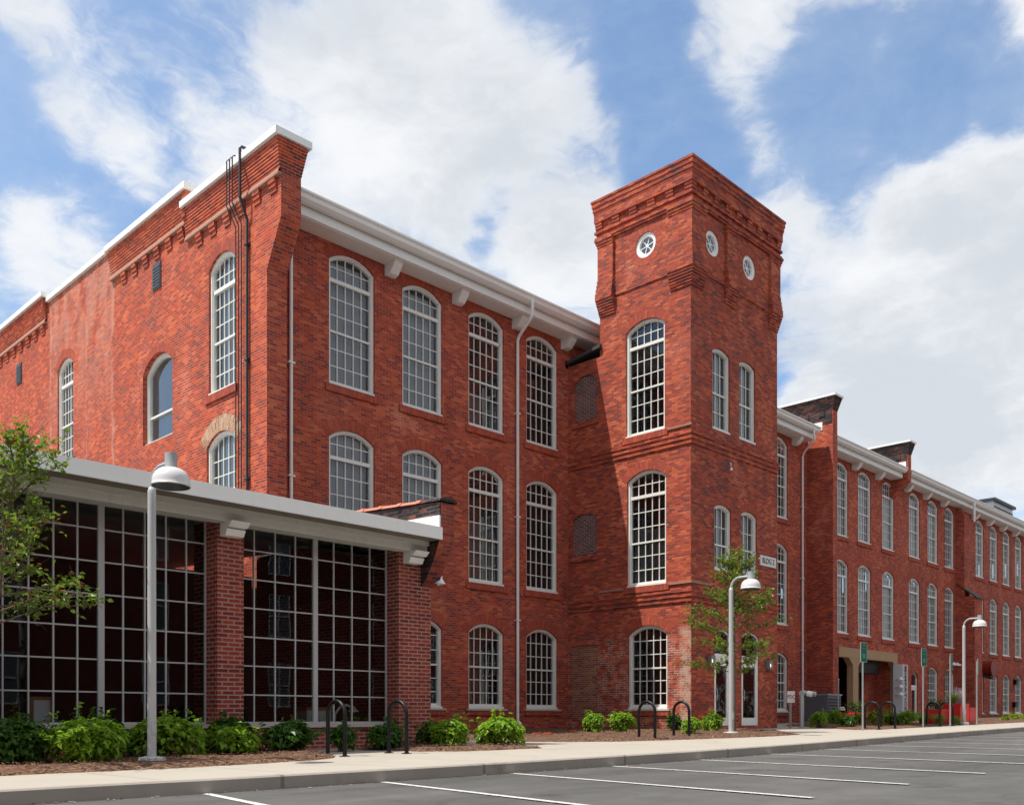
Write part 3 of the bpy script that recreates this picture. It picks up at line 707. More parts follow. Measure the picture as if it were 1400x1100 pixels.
# eaves: deck, fascia, gutter in three runs between the fire walls
def eave(x0, x1, capl=True):
    b = MB(); zf = Z0
    b.box((x0, 21.42, 13.10 + zf), (x1, 22.3, 13.17 + zf), M['trim'])             # soffit board
    b.box((x0, 21.36, 13.12 + zf), (x1, 21.42, 13.42 + zf), M['trim'])            # fascia
    b.box((x0, 21.22, 13.40 + zf), (x1, 22.3, 13.445 + zf), M['soffit'])
    mpart(b, 'eave')
    b = MB(); pr = [(21.30, 13.36), (21.20, 13.37), (21.12, 13.44), (21.10, 13.54), (21.05, 13.58), (21.05, 13.63), (21.09, 13.63), (21.30, 13.60)]
    b.prism([(p, q + zf) for p, q in pr], lambda p, q: (x0 + .01, p, q), lambda p, q: (x1 - .01, p, q), M['trim'])
    mpart(b, 'gutter')
    b = MB(); b.face([(x0, 21.3, 13.62 + zf), (x1, 21.3, 13.62 + zf), (x1, 40, 15.3 + zf), (x0, 40, 15.3 + zf)], M['roof'])
    b.face([(x0, 40, 15.3 + zf), (x1, 40, 15.3 + zf), (x1, 60, 13.6 + zf), (x0, 60, 13.6 + zf)], M['roof'])
    mpart(b, 'roof')
eave(XR + .30, 42.25); eave(43.10, 52.33); eave(52.93, XEND)
for x in [17.32, 19.94, 22.58, 25.0, 36.1, 38.7, 41.3, 47.6, 50.4, 54.2, 56.9, 59.6, 64.9, 67.6, 70.25, 72.85, 75.5, 78.15, 80.8, 83.5, 86.2, 88.9, 91.6]:
    b = MB(); pr = [(22.0, 12.78), (21.86, 12.76), (21.74, 12.80), (21.56, 13.0), (21.52, 13.10), (22.0, 13.10)]
    b.prism([(p, q + Z0) for p, q in pr], lambda p, q: (x - .15, p, q), lambda p, q: (x + .15, p, q), M['trim']); mpart(b, 'eave_bracket')
def downspout(x, z1, off=1.0, ztop=13.2, kick=True, x_top=None):
    b = MB(); xt = x if x_top is None else x_top
    path = [(xt, 21.12, 13.5 + Z0), (xt, 21.12, 13.02 + Z0), (xt + (x - xt) * .12, 21.22, 12.9 + Z0), (x - (x - xt) * .12, 21.82, 12.56 + Z0), (x, 21.92, 12.42 + Z0), (x, 21.92, z1 + .18)]
    if kick: path += [(x, 21.9, z1 + .12), (x, 21.75, z1)]
    b.tube(path, .052, M['white'], 10)
    for z in (3.2, 6.6, 10.0):
        if z + Z0 > z1: b.box((x - .085, 21.86, z + Z0), (x + .085, 22.0, z + .035 + Z0), M['white'])
    mpart(b, 'downspout', True)
downspout(22.62, .62, x_top=pixdir(728, HOR).x / pixdir(728, HOR).y * 21.12); downspout(42.05, .95, kick=False, x_top=pixdir(1113, HOR).x / pixdir(1113, HOR).y * 21.12)
b = MB(); b.tube([(14.0, 21.94, 12.68 + Z0), (14.0, 21.94, 5.35 + Z0), (13.97, 21.88, 5.2 + Z0), (13.75, 21.7, 5.1 + Z0)], .05, M['white'], 10)
b.tube([(13.75, 21.7, 5.12 + Z0), (13.2, 21.6, 5.16 + Z0)], .04, M['dark'], 8)
for z in (6.4, 9.4): b.box((13.9, 21.88, z + Z0), (14.1, 22.0, z + .04 + Z0), M['white'])
mpart(b, 'downspout', True)
b = MB(); pr = [(21.05, 13.63), (21.42, 13.63), (21.42, 13.05), (21.75, 12.62), (21.68, 12.62), (21.22, 13.05), (21.10, 13.4)]     # end box of the gutter by the gable
b.prism([(p, q + Z0) for p, q in pr], lambda p, q: (XR + .24, p, q), lambda p, q: (XR + .29, p, q), M['white']); mpart(b, 'gutter_end')
b = MB(); b.tube([(62.62, 21.12, 13.45 + Z0), (62.62, 21.12, 12.2 + Z0)], .07, M['white'], 10); mpart(b, 'downspout', True)

# fire walls rising through the roof, and the buttress farther along
def fire_wall(x0, x1, yfront, zc0, zc1, ztop, pier, fl=.14, ylow=None):
    b = MB(); zs = 12.6 + Z0
    pr = [(yfront, -.4)] if pier else [(22.0, zc0 + Z0)]
    pr += [(yfront if pier else yfront, zc1 + Z0), (yfront, ztop - .6 + Z0)]
    pr2 = pr + [(30, ztop - .6 + Z0), (30, zc0 + Z0 if not pier else 12.0 + Z0), (22.0, zc0 + Z0 if not pier else 12.0 + Z0)] + ([(22.0, -.4)] if pier else [])
    if not pier: pr2 = [(22.0, zc0 + Z0), (yfront, zc1 + Z0), (yfront, ztop - .6 + Z0), (30, ztop - .6 + Z0), (30, zc0 + Z0)]
    b.prism(pr2, lambda p, q: (x0, p, q), lambda p, q: (x1, p, q), M['brick'])
    mpart(b, 'fire_wall')
    b = MB()
    for k in range(8):
        e = fl * (k + 1) / 8; b.box((x0 - e, yfront - e, ztop - .6 + .075 * k + Z0), (x1 + e, 23.6 if True else 30, ztop - .6 + .075 * (k + 1) + Z0), M['brick_soot'], skip='')
    b.box((x0 - fl * .7, 23.6, ztop - .75 + Z0), (x1 + fl * .7, 30, ztop - .16 + Z0), M['brick_soot'])
    for y in (yfront + .55, yfront + 1.35, yfront + 2.15): b.box((x0 - .06, y - .15, ztop - .85 + Z0), (x0, y + .15, ztop - .6 + Z0), M['brick_soot'])
    b.box((x0 - .02, yfront + .04, ztop - 1.22 + Z0), (x0 - .004, 30, ztop - .6 + Z0), M['brick_soot'], skip='+x')
    mpart(b, 'parapet')
    b = MB(); b.box((x0 - fl - .05, yfront - fl - .06, ztop + Z0), (x1 + fl + .05, 23.62, ztop + .09 + Z0), M['white']); b.box((x0 - fl - .02, 23.62, ztop - .16 + Z0), (x1 + fl, 30, ztop - .10 + Z0), M['copper'])
    mpart(b, 'coping')
    b = MB(); b.box((x0 - .03, 21.2, 13.62 + Z0), (x0 - .012, 22.6, 14.0 + Z0), M['white']); mpart(b, 'flashing')
    b = MB(); yv = 24.4; zt = ztop - .1 + Z0
    for dx in (-.02, .18, .38): b.tube([(x0 + dx, yv + dx * .3, zt), (x0 + dx, yv + dx * .3, zt + .26), (x0 + dx - .04, yv - .12, zt + .30), (x0 + dx - .05, yv - .2, zt + .24)], .03, M['dark'], 6)
    mpart(b, 'vent_pipe')
fire_wall(42.62, 43.08, 20.68, 12, 12, 15.10, True, .16)
fire_wall(52.38, 52.82, 21.10, 12.15, 13.0, 15.02, False, .15)
b = MB(); x0, x1 = 61.9, 62.75
b.box((x0, 21.45, -.4), (x1, 22, 12.62 + Z0), M['brick'], skip='+y')
for k in range(4): b.box((x0 - .0, 21.45 + .11 * (k + 1), 12.62 + .11 * k + Z0), (x1, 22.0, 12.62 + .11 * (k + 1) + Z0), M['brick'], skip='+y')
b.box((x0 - .003, 20.84, -.4), (x1 + .45, 21.999, 7.5 + Z0), M['brick'], skip='+y')
mpart(b, 'buttress')
b = MB(); b.prism([(20.74, 7.40), (21.9, 8.28), (21.9, 8.36), (20.74, 7.48)], lambda p, q: (x0 - .05, p, q + Z0), lambda p, q: (x1 + .5, p, q + Z0), M['copper']); mpart(b, 'buttress_cap')

# tower
XT, YT, YB, XT2 = 25.25, 16.93, 20.58, 30.62
ZT = 17.45
twl = [('top:d', 18.70, 9.24 + Z0), ('mid:h', 18.65, 4.30 + Z0), ('low:d', 18.60, .29 + Z0)]
b = MB(); plt = lambda s_, z, d: (XT + d, s_, z); plr = lambda s_, z, d: (s_, YT + d, z)
infill = [((1.03, .95 if False else 1.28, .28), 21.23, 10.22 + Z0), ((1.05, 1.25, .18), 21.26, 5.6 + Z0), ((1.22, 2.5, .0), 21.28, -.0 + Z0)]
rounds = []
def circle(cx, cz, r, n=28): return [(cx + r * math.cos(2 * math.pi * k / n), cz + r * math.sin(2 * math.pi * k / n)) for k in range(n)]
ol = [(YT, -.4), (YB + .02, -.4), (22.0, -.4), (22.0, 12.25 + Z0), (YB, 12.25 + Z0), (YB, 14.1 + Z0), (YT, 14.1 + Z0)]
hl = [opening(*DIM[k.split(':')[0]], x0=s_, z0=z) for k, s_, z in twl] + [opening(*a, x0=s_, z0=z) for a, s_, z in infill]
b.poly([ol] + hl, lambda s_, z: plt(s_, z, 0), M['brick_tower'])
for i, h in enumerate(hl): b.strip(h, lambda p, q: plt(p, q, 0), lambda p, q, d=(.18 if i < 3 else .07): plt(p, q, d), M['brick_tower'])
twr = [('slit:l', 27.00, 9.32 + Z0), ('slit:l', 28.62, 9.32 + Z0), ('slit2:l', 27.10, 4.78 + Z0), ('slit2:l', 28.74, 4.80 + Z0)]
doors = [((.98, 2.98, .18), 27.08, -.27 + Z0), ((1.14, 2.98, .20), 28.82, -.27 + Z0)]
orr = [(XT, -.4), (XT2, -.4), (XT2, 14.1 + Z0), (XT, 14.1 + Z0)]
hr = [opening(*DIM[k.split(':')[0]], x0=s_, z0=z) for k, s_, z in twr] + [opening(*a, x0=s_, z0=z) for a, s_, z in doors]
b.poly([orr] + hr, lambda s_, z: plr(s_, z, 0), M['brick_tower'])
for i, h in enumerate(hr): b.strip(h, lambda p, q: plr(p, q, 0), lambda p, q, d=.18: plr(p, q, d), M['brick_tower'])
b.face([(XT2, YT, -.4), (XT2, 22, -.4), (XT2, 22, 12.25 + Z0), (XT2, YT, 12.25 + Z0)], M['brick_tower'])
b.face([(XT2, YT, 12.25 + Z0), (XT2, YB, 12.25 + Z0), (XT2, YB, ZT + Z0), (XT2, YT, ZT + Z0)], M['brick_tower'])
b.face([(XT, YB, 12.25 + Z0), (XT2, YB, 12.25 + Z0), (XT2, YB, ZT - .3 + Z0), (XT, YB, ZT - .3 + Z0)], M['brick_tower'])
# belfry stage, 35 mm proud of the shaft
pp = .035; zb0, zb1 = 14.1 + Z0, 16.25 + Z0
cl = [circle(18.65, 15.36 + Z0, .40)]; cr = [circle(26.42, 15.22 + Z0, .40), circle(28.68, 15.20 + Z0, .40)]
b.poly([[(YT - pp, zb0), (YB, zb0), (YB, zb1), (YT - pp, zb1)]] + cl, lambda s_, z: plt(s_, z, -pp), M['brick_tower'])
b.poly([[(XT - pp, zb0), (XT2, zb0), (XT2, zb1), (XT - pp, zb1)]] + cr, lambda s_, z: plr(s_, z, -pp), M['brick_tower'])
for h in cl: b.strip(h, lambda p, q: plt(p, q, -pp), lambda p, q: plt(p, q, .15), M['brick_tower'])
for h in cr: b.strip(h, lambda p, q: plr(p, q, -pp), lambda p, q: plr(p, q, .15), M['brick_tower'])
b.face([(XT - pp, YT - pp, zb0), (XT - pp, YB, zb0), (XT, YB, zb0), (XT, YT, zb0)], M['brick_tower']); b.face([(XT - pp, YT - pp, zb0), (XT, YT, zb0), (XT2, YT, zb0), (XT2, YT - pp, zb0)], M['brick_tower'])
mpart(b, 'tower_wall')
for k, s_, z in twl: adopt(put_window(k, XT, s_, z, None, -R(90)))
for k, s_, z in twr: adopt(put_window(k, s_, YT, z, None))
for i, (a, s_, z) in enumerate(infill):
    b = MB(); o = opening(a[0] + .02, a[1] + .01, a[2], x0=s_, z0=z); b.poly([o], lambda p, q: plt(p, q, .055), M['brick_door' if i == 2 else 'brick_infill']); mpart(b, 'bricked_opening')
    if i < 2: b = MB(); b.box((XT - .05, s_ - a[0] / 2 - .1, z - .2), (XT, s_ + a[0] / 2 + .1, z - .01), M['brick_tower'], skip='+x'); mpart(b, 'sill')
# pilasters with corbelled feet and caps
T = M['brick_tower']
def pil(run0, run1, side, ext0=0, ext1=0):
    b = MB()
    def bx(pr, z0, z1, e0=0, e1=0):
        if side == 'l': b.box((XT - pr, run0 - e0, z0 + Z0), (XT, run1 + e1, z1 + Z0), T, skip='+x')
        else: b.box((run0 - e0, YT - pr, z0 + Z0), (run1 + e1, YT, z1 + Z0), T, skip='+y')
    bx(.13, 14.75, 15.86, .13 * ext0, .0)
    for k in range(4): bx(.145 + .018 * k, 14.75 - .15 * (k + 1), 14.75 - .15 * k, (.145 + .018 * k) * ext0, .06 * ext1 * (k + 1) / 4)
    for k in range(7): bx(.20 - .027 * k, 14.15 - .085 * (k + 1), 14.15 - .085 * k, (.20 - .027 * k) * ext0, .06 * ext1 * (1 - k / 7))
    for k in range(3): bx(.15 + .03 * k, 15.86 + .09 * k, 15.95 + .09 * k, (.15 + .03 * k) * ext0, (.02 + .03 * k) * ext1)
    mpart(b, 'pilaster')
pil(16.93, 17.70, 'l', ext0=1); pil(19.93, YB, 'l', ext1=1)
pil(25.25, 25.92, 'r'); pil(27.16, 27.82, 'r'); pil(29.98, XT2, 'r', ext1=1)
# cornice of the tower
b = MB()
def band(pr, z0, z1): b.box((XT - pr, YT - pr, z0 + Z0), (XT2 + pr, YB + pr, z1 + Z0), T)
band(.10, 16.08, 16.16); band(.13, 16.16, 16.24); band(.08, 16.24, 16.36); band(.14, 16.36, 16.44); band(.05, 16.44, 16.74); band(.145, 16.74, 17.02)
for k in range(6): band(.155 + .012 * k + (.012 if k % 2 else 0), 17.02 + .075 * k, 17.02 + .075 * (k + 1))
n = 9
for k in range(n):
    y = YT + .12 + (YB - YT - .24) * k / (n - 1) if n > 1 else YT
    if k % 1 == 0 and k < 6:
        y = YT + .02 + (YB - YT - .04) * k / 5
        for j in range(3): b.box((XT - .12 + .022 * j, (y - .14 if k else YT - .12 + .022 * j), 16.74 - .1 * (j + 1) + Z0), (XT - .05 if k else XT + .14, y + .14, 16.74 - .1 * j + Z0), T, skip='+x')
for k in range(1, 9):
    x = XT + .02 + (XT2 - XT - .04) * k / 8
    for j in range(3): b.box((x - .14, YT - .12 + .022 * j, 16.74 - .1 * (j + 1) + Z0), (x + .14, YT - .05, 16.74 - .1 * j + Z0), T, skip='+y')
mpart(b, 'tower_cornice')
for zt in (8.98, 4.04):                                     # string courses
    b = MB()
    for k, (pr, hh) in enumerate(((.07, .075), (.035, .075), (.055, .075), (.02, .06), (.045, .075))):
        z1 = zt - .077 * k
        b.box((XT - pr, YT - pr, z1 - hh + Z0), (XT, 22.0, z1 + Z0), T, skip='+x'); b.box((XT, YT - pr, z1 - hh + Z0), (XT2 + pr, YT, z1 + Z0), T, skip='+y')
    mpart(b, 'string_course')
b = MB()
b.box((XT - .05, YT - .05, 4.23 + Z0), (XT, 17.86, 4.30 + Z0), M['stone'], skip='+x'); b.box((XT - .05, 19.45, 4.23 + Z0), (XT, 20.6, 4.30 + Z0), M['stone'], skip='+x')
b.box((XT - .045, YT - .045, 9.16 + Z0), (XT, 19.7, 9.22 + Z0), M['stone'], skip='+x'); b.box((XT, YT - .05, 4.23 + Z0), (26.4, YT, 4.30 + Z0), M['stone'], skip='+y')
mpart(b, 'stone_ledge')
b = MB(); b.prism([(20.5, 12.52), (22.2, 12.28), (22.2, 12.38), (20.5, 12.64)], lambda p, q: (XT - .12, p, q + Z0), lambda p, q: (XT2, p, q + Z0), M['copper'])
b.box((XT - .16, 22.0, 12.2 + Z0), (XT - .02, 22.25, 12.46 + Z0), M['copper']); mpart(b, 'link_roof')
def rosette(u_axis, cx, cz):
    b = MB(); r0, r1, r2 = .40, .28, .25; n = 28
    to = (lambda a, c_, d: (XT - pp + d, cx - a, cz + c_)) if u_axis == 'l' else (lambda a, c_, d: (cx + a, YT - pp + d, cz + c_))
    for k in range(n):
        t0, t1 = 2 * math.pi * k / n, 2 * math.pi * (k + 1) / n
        def ring(ra, da, rb, db): b.face([to(ra * math.cos(t0), ra * math.sin(t0), da), to(ra * math.cos(t1), ra * math.sin(t1), da), to(rb * math.cos(t1), rb * math.sin(t1), db), to(rb * math.cos(t0), rb * math.sin(t0), db)], M['white'])
        ring(r0, .03, r1, .05); ring(r1, .05, r2, .12)
    o = b.build('round_window'); adopt(o)
    s = MB()
    for k in range(3):
        a = math.pi * k / 3 + .2; ca, sa = math.cos(a), math.sin(a)
        pts = [to(ca * .28 * p - sa * .015 * q, sa * .28 * p + ca * .015 * q, .10) for p, q in ((-1, -1), (1, -1), (1, 1), (-1, 1))]; s.face(pts, M['white'])
    s.poly([circle(0, 0, .06, 12)], lambda p, q: to(p, q, .095), M['white'])
    q_ = s.build('spokes'); q_.parent = o
    g = MB(); g.poly([circle(0, 0, .29, 20)], lambda p, q: to(p, q, .115), M['glass']); g.build('glass_pane', o)
    d = MB(); d.poly([circle(0, 0, .42, 20)], lambda p, q: to(p, q, .135), M['blind_white']); d.build('backing', o)
    a_ = MB()
    for k in range(n):
        t0, t1 = 2 * math.pi * k / n, 2 * math.pi * (k + 1) / n
        a_.face([to(r * math.cos(t), r * math.sin(t), -.004) for r, t in ((.41, t0), (.41, t1), (.66, t1), (.66, t0))], M['arch'], [(t0 * .5, 0), (t1 * .5, 0), (t1 * .5, .25), (t0 * .5, .25)])
    a_.build('brick_ring', o)
rosette('l', 18.65, 15.36 + Z0); rosette('r', 26.42, 15.22 + Z0); rosette('r', 28.68, 15.20 + Z0)
# tower doors
for i, (a, s_, z) in enumerate(doors):
    w, hs, rise = a; b = MB(); P = M['trim']; y0 = YT + .05
    o = opening(w, hs, rise, x0=s_, z0=z); i1 = opening(w, hs, rise, x0=s_, z0=z, inset=.06, bot=.0)
    for k in range(len(o)):
        j = (k + 1) % len(o); b.face([(o[k][0], y0, o[k][1]), (o[j][0], y0, o[j][1]), (i1[j][0], y0, i1[j][1]), (i1[k][0], y0, i1[k][1])], P); b.face([(i1[k][0], y0, i1[k][1]), (i1[j][0], y0, i1[j][1]), (i1[j][0], y0 + .1, i1[j][1]), (i1[k][0], y0 + .1, i1[k][1])], P)
    hw = w / 2 - .06
    b.box((s_ - hw, y0 - .03, z + 2.26), (s_ + hw, y0 + .08, z + 2.36), P); b.box((s_ - hw, y0 - .01, z + 2.10), (s_ + hw, y0 + .06, z + 2.26), P)
    for sx in (-1, 1): xa = s_ + sx * (hw - .055); b.box((xa - .055, y0, z + .02), (xa + .055, y0 + .055, z + 2.10), P)
    b.box((s_ - hw + .11, y0, z + .02), (s_ + hw - .11, y0 + .055, z + .28), P); b.box((s_ - hw + .11, y0, z + 1.98), (s_ + hw - .11, y0 + .055, z + 2.10), P)
    o = b.build('door'); adopt(o)
    g = MB(); g.poly([opening(w - .1, hs, rise, x0=s_, z0=z, bot=.1)], lambda p, q: (p, y0 + .035, q), M['glass']); g.build('glass_pane', o)
    d = MB(); d.poly([opening(w + .1, hs, rise, x0=s_, z0=z)], lambda p, q: (p, y0 + .6, q), M['interior']); d.box((s_ - hw, y0 + .3, z + .95), (s_ + hw, y0 + .33, z + 1.02), M['bar']); d.build('dark_hall', o)
    h = MB(); sx = -1; h.tube([(s_ - hw + .09, y0 - .01, z + .85), (s_ - hw + .09, y0 - .07, z + .87), (s_ - hw + .09, y0 - .07, z + 1.2), (s_ - hw + .09, y0 - .01, z + 1.22)], .014, M['galv'], 8); h.build('handle', o)

# ground-floor loading portal with tan concrete beam
b = MB(); T_ = M['concrete_tan']; x0, x1, zb = 45.9, 53.05, 3.10 + Z0
b.box((x0, 21.94, zb), (x1, 22.3, 3.60 + Z0), T_)
b.prism([(47.02, 3.10), (47.5, 2.72), (47.5, -.2), (48.12, -.2), (48.12, 2.72), (48.6, 3.10)], lambda p, q: (p, 21.95, q + Z0), lambda p, q: (p, 22.28, q + Z0), T_)
b.prism([(52.45, 3.10), (52.85, 2.75), (52.85, -.2), (53.03, -.2), (53.03, 3.10)], lambda p, q: (p, 21.95, q + Z0), lambda p, q: (p, 22.28, q + Z0), T_)
mpart(b, 'portal')
b = MB(); b.box((45.95, 26.5, -.4), (53.0, 26.6, 3.6 + Z0), M['brick']); b.box((45.8, 22.01, -.4), (45.95, 26.5, 3.6 + Z0), M['brick']); b.box((53.0, 22.2, -.4), (53.15, 26.5, 3.6 + Z0), M['brick'])
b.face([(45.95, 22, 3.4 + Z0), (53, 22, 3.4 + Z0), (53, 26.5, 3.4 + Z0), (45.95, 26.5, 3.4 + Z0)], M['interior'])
mpart(b, 'porch_recess')
b = MB(); b.box((48.15, 22.45, 2.42 + Z0), (51.75, 23.1, 3.38 + Z0), M['black']); mpart(b, 'awning_box')
b = MB(); b.box((45.98, 22.6, 2.35 + Z0), (46.75, 23.1, 3.38 + Z0), M['black']); mpart(b, 'awning_box')
b = MB(); b.box((49.3, 23.05, .25), (50.75, 23.15, 2.42 + Z0), plain('dark_door', (.045, .014, .014), .5, .2)); mpart(b, 'door')
for xx in (49.15, 50.76): b = MB(); b.box((xx, 23.0, .25), (xx + .14, 23.16, 2.42 + Z0), M['black']); mpart(b, 'door_post')
b = MB(); b.box((50.9, 23.2, .25), (53.0, 23.3, 3.38 + Z0), M['brick']); mpart(b, 'porch_wall')
b = MB(); b.box((46.85, 22.75, .3), (47.45, 23.25, 2.95 + Z0), plain('portal_post', (.30, .31, .28), .7, .1)); mpart(b, 'portal_post')
# arched doorway in the far bay
(w, hs, rise), s_, z = door4
b = MB(); P = M['trim']; y0 = YW + .08; o = opening(w, hs, rise, x0=s_, z0=z); i1 = opening(w, hs, rise, x0=s_, z0=z, inset=.07)
for k in range(len(o)):
    j = (k + 1) % len(o); b.face([(o[k][0], y0, o[k][1]), (o[j][0], y0, o[j][1]), (i1[j][0], y0, i1[j][1]), (i1[k][0], y0, i1[k][1])], P); b.face([(i1[k][0], y0, i1[k][1]), (i1[j][0], y0, i1[j][1]), (i1[j][0], y0 + .1, i1[j][1]), (i1[k][0], y0 + .1, i1[k][1])], P)
b.box((s_ - .42, y0 - .02, z + 1.98), (s_ + .42, y0 + .08, z + 2.12), P); b.box((s_ - .42, y0, z), (s_ - .27, y0 + .06, z + 1.98), P); b.box((s_ + .27, y0, z), (s_ + .42, y0 + .06, z + 1.98), P); b.box((s_ - .27, y0, z), (s_ + .27, y0 + .06, z + .25), P); b.box((s_ - .27, y0, z + 1.84), (s_ + .27, y0 + .06, z + 1.98), P)
o = b.build('door'); adopt(o)
g = MB(); g.poly([opening(w - .1, hs, rise, x0=s_, z0=z, bot=.1)], lambda p, q: (p, y0 + .04, q), M['glass']); g.build('glass_pane', o)
d = MB(); d.poly([opening(w + .1, hs, rise, x0=s_, z0=z)], lambda p, q: (p, y0 + .5, q), M['interior']); d.build('dark_hall', o)
b = MB(); b.box((17.5, 21.7, 13.72 + Z0), (20.9, 21.85, 13.95 + Z0), M['copper']); mpart(b, 'snow_guard')

# ------------------------------------------------------------------ the annex in front of the gable end
YF = 14.6; ANO = Vector((6, 14.6, 0))
annex = thing('brick_annex', 'low brick annex with big steel-framed windows under a pale overhanging roof edge', 'building', ANO)
def apart(b, name, smooth=False):
    o = b.build(name, None, smooth); o.parent = annex; o.matrix_parent_inverse = Matrix.Translation(-ANO); return o
AB = M['brick_annex']
piers = [(-.15, .35), (3.88, 4.37), (7.90, 8.39), (11.74, 12.56)]
for x0, x1 in piers:
    b = MB(); b.box((x0, YF, -.4), (x1, 15.4, 3.30 + Z0), AB); apart(b, 'brick_pier')
bays = [(.35, 3.88), (4.37, 7.90), (8.39, 11.74)]
for bi, (x0, x1) in enumerate(bays):
    b = MB(); b.box((x0, 14.86, -.4), (x1, 15.2, -.17 + Z0), AB); apart(b, 'base_wall')
    b = MB(); b.box((x0, 14.80, -.17 + Z0), (x1, 15.2, -.10 + Z0), M['walkstone']); apart(b, 'window_ledge')
    n = 10 if bi < 2 else 8; yg = 14.98; b = MB(); zb, zt = -.10 + Z0, 3.46 + Z0
    for k in range(n + 1):
        x = x0 + (x1 - x0) * k / n; w = .030 if k in (0, n) else (.048 if k == n // 2 else .012)
        d0 = .035 if w > .03 else .012
        b.box((max(x0, x - w), yg - d0, zb), (min(x1, x + w), yg + .03, zt), M['bar'])
    for k in range(8):
        z = zb + .505 * k; h = .035 if k in (0, 7) else .0115
        b.box((x0, yg - .010, z - h + (.035 if k == 0 else 0)), (x1, yg + .027, z + h), M['bar'])
    o = apart(b, 'window')
    g = MB(); g.face([(x0, yg + .012, zb), (x1, yg + .012, zb), (x1, yg + .012, zt), (x0, yg + .012, zt)], M['glass2']); q = g.build('glass_pane', o); q.matrix_parent_inverse = o.matrix_world.inverted() if False else Matrix.Identity(4)
b = MB()                                                   # roof edge: fascia, soffit and beam
x0, x1 = -.9, 12.26
b.box((x0, 13.90, 3.45 + Z0), (x1, 13.94, 3.685 + Z0), M['trim'])
b.box((x0 + .01, 13.885, 3.445 + Z0), (x1 - .01, 13.90, 3.475 + Z0), M['white'])
apart(b, 'fascia')
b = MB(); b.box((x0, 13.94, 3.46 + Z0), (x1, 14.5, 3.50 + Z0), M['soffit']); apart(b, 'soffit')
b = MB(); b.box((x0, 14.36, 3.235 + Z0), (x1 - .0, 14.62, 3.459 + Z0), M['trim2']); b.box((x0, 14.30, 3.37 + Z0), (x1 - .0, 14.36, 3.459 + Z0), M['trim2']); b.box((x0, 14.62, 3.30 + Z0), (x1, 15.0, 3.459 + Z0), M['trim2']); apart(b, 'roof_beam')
for x in (.05, 4.1, 8.12, 12.02):
    b = MB(); b.prism([(14.6, 3.02), (14.42, 3.02), (14.36, 3.12), (14.42, 3.15), (14.3, 3.15), (14.20, 3.235), (14.6, 3.235)], lambda p, q: (x - .17, p, q + Z0), lambda p, q: (x + .17, p, q + Z0), M['trim']); apart(b, 'roof_bracket')
b = MB(); b.face([(x0, 13.9, 3.68 + Z0), (x1, 13.9, 3.68 + Z0), (x1, 30, 4.3 + Z0), (x0, 30, 4.3 + Z0)], M['roof']); apart(b, 'roof')
b = MB(); b.box((-.15, 15.4, -.4), (.05, 30, 4.0 + Z0), AB); b.box((-.15, 29.8, -.4), (12.3, 30, 4.2 + Z0), AB); b.box((12.3, 15.4, -.4), (12.5, 20.7, 3.9 + Z0), AB); apart(b, 'rear_wall')
b = MB()                                                   # sooty parapet with corbelled nose
pr = [(14.6, 2.62), (14.45, 2.75), (14.30, 2.98), (14.18, 3.2), (14.08, 3.42), (14.02, 3.62), (14.02, 4.20), (20.8, 4.62), (20.8, 2.62)]
b.prism([(p, q + Z0) for p, q in pr], lambda p, q: (12.30, p, q), lambda p, q: (12.66, p, q), M['brick_soot']); 
apart(b, 'parapet')
b = MB(); pr = [(14.022, 3.65), (14.012, 4.2), (14.012, 3.62), (14.07, 3.42), (14.17, 3.2), (14.29, 2.98), (14.44, 2.75), (14.58, 2.62)]
prev = None
for (p0, q0), (p1, q1) in zip([(14.59, 2.62), (14.44, 2.75), (14.29, 2.98), (14.17, 3.2), (14.07, 3.42), (14.01, 3.62)], [(14.44, 2.75), (14.29, 2.98), (14.17, 3.2), (14.07, 3.42), (14.01, 3.62), (14.01, 4.19)]):
    b.face([(12.305, p0 - .004, q0 + Z0), (12.655, p0 - .004, q0 + Z0), (12.655, p1 - .004, q1 + Z0), (12.305, p1 - .004, q1 + Z0)], M['brick_nose'])
apart(b, 'parapet_nose')
b = MB()                                                   # terracotta coping tiles
y = 14.0; k = 0
while y < 20.6:
    z = 4.22 + Z0 + (y - 14) * .062; mt = M['tile'] if k else M['brick_soot']; n = 8; L = .62
    for j in range(n):
        a0, a1 = math.pi * j / n, math.pi * (j + 1) / n; r0, r1 = .235, .215
        f_ = lambda r, a, yy, zz: (12.48 - r * math.cos(a), yy, zz + .42 * r * math.sin(a))
        b.face([f_(r1, a0, y, z), f_(r1, a1, y, z), f_(r1, a1, y + L, z + L * .062), f_(r1, a0, y + L, z + L * .062)], mt)
        b.face([f_(r0, a0, y - .03, z), f_(r0, a1, y - .03, z), f_(r0 + .01, a1, y + .09, z + .006), f_(r0 + .01, a0, y + .09, z + .006)], mt)
        b.face([f_(r0, a0, y - .03, z), f_(r0, a1, y - .03, z), f_(0, a1, y - .03, z), f_(0, a0, y - .03, z)], mt)
    y += L; k += 1
apart(b, 'coping_tiles')
b = MB(); pr = [(14.0, 3.70), (20, 3.96), (20, 4.14), (14.0, 3.94)]; b.prism([(p, q + Z0) for p, q in pr], lambda p, q: (12.262, p, q), lambda p, q: (12.295, p, q), M['white']); apart(b, 'flashing')
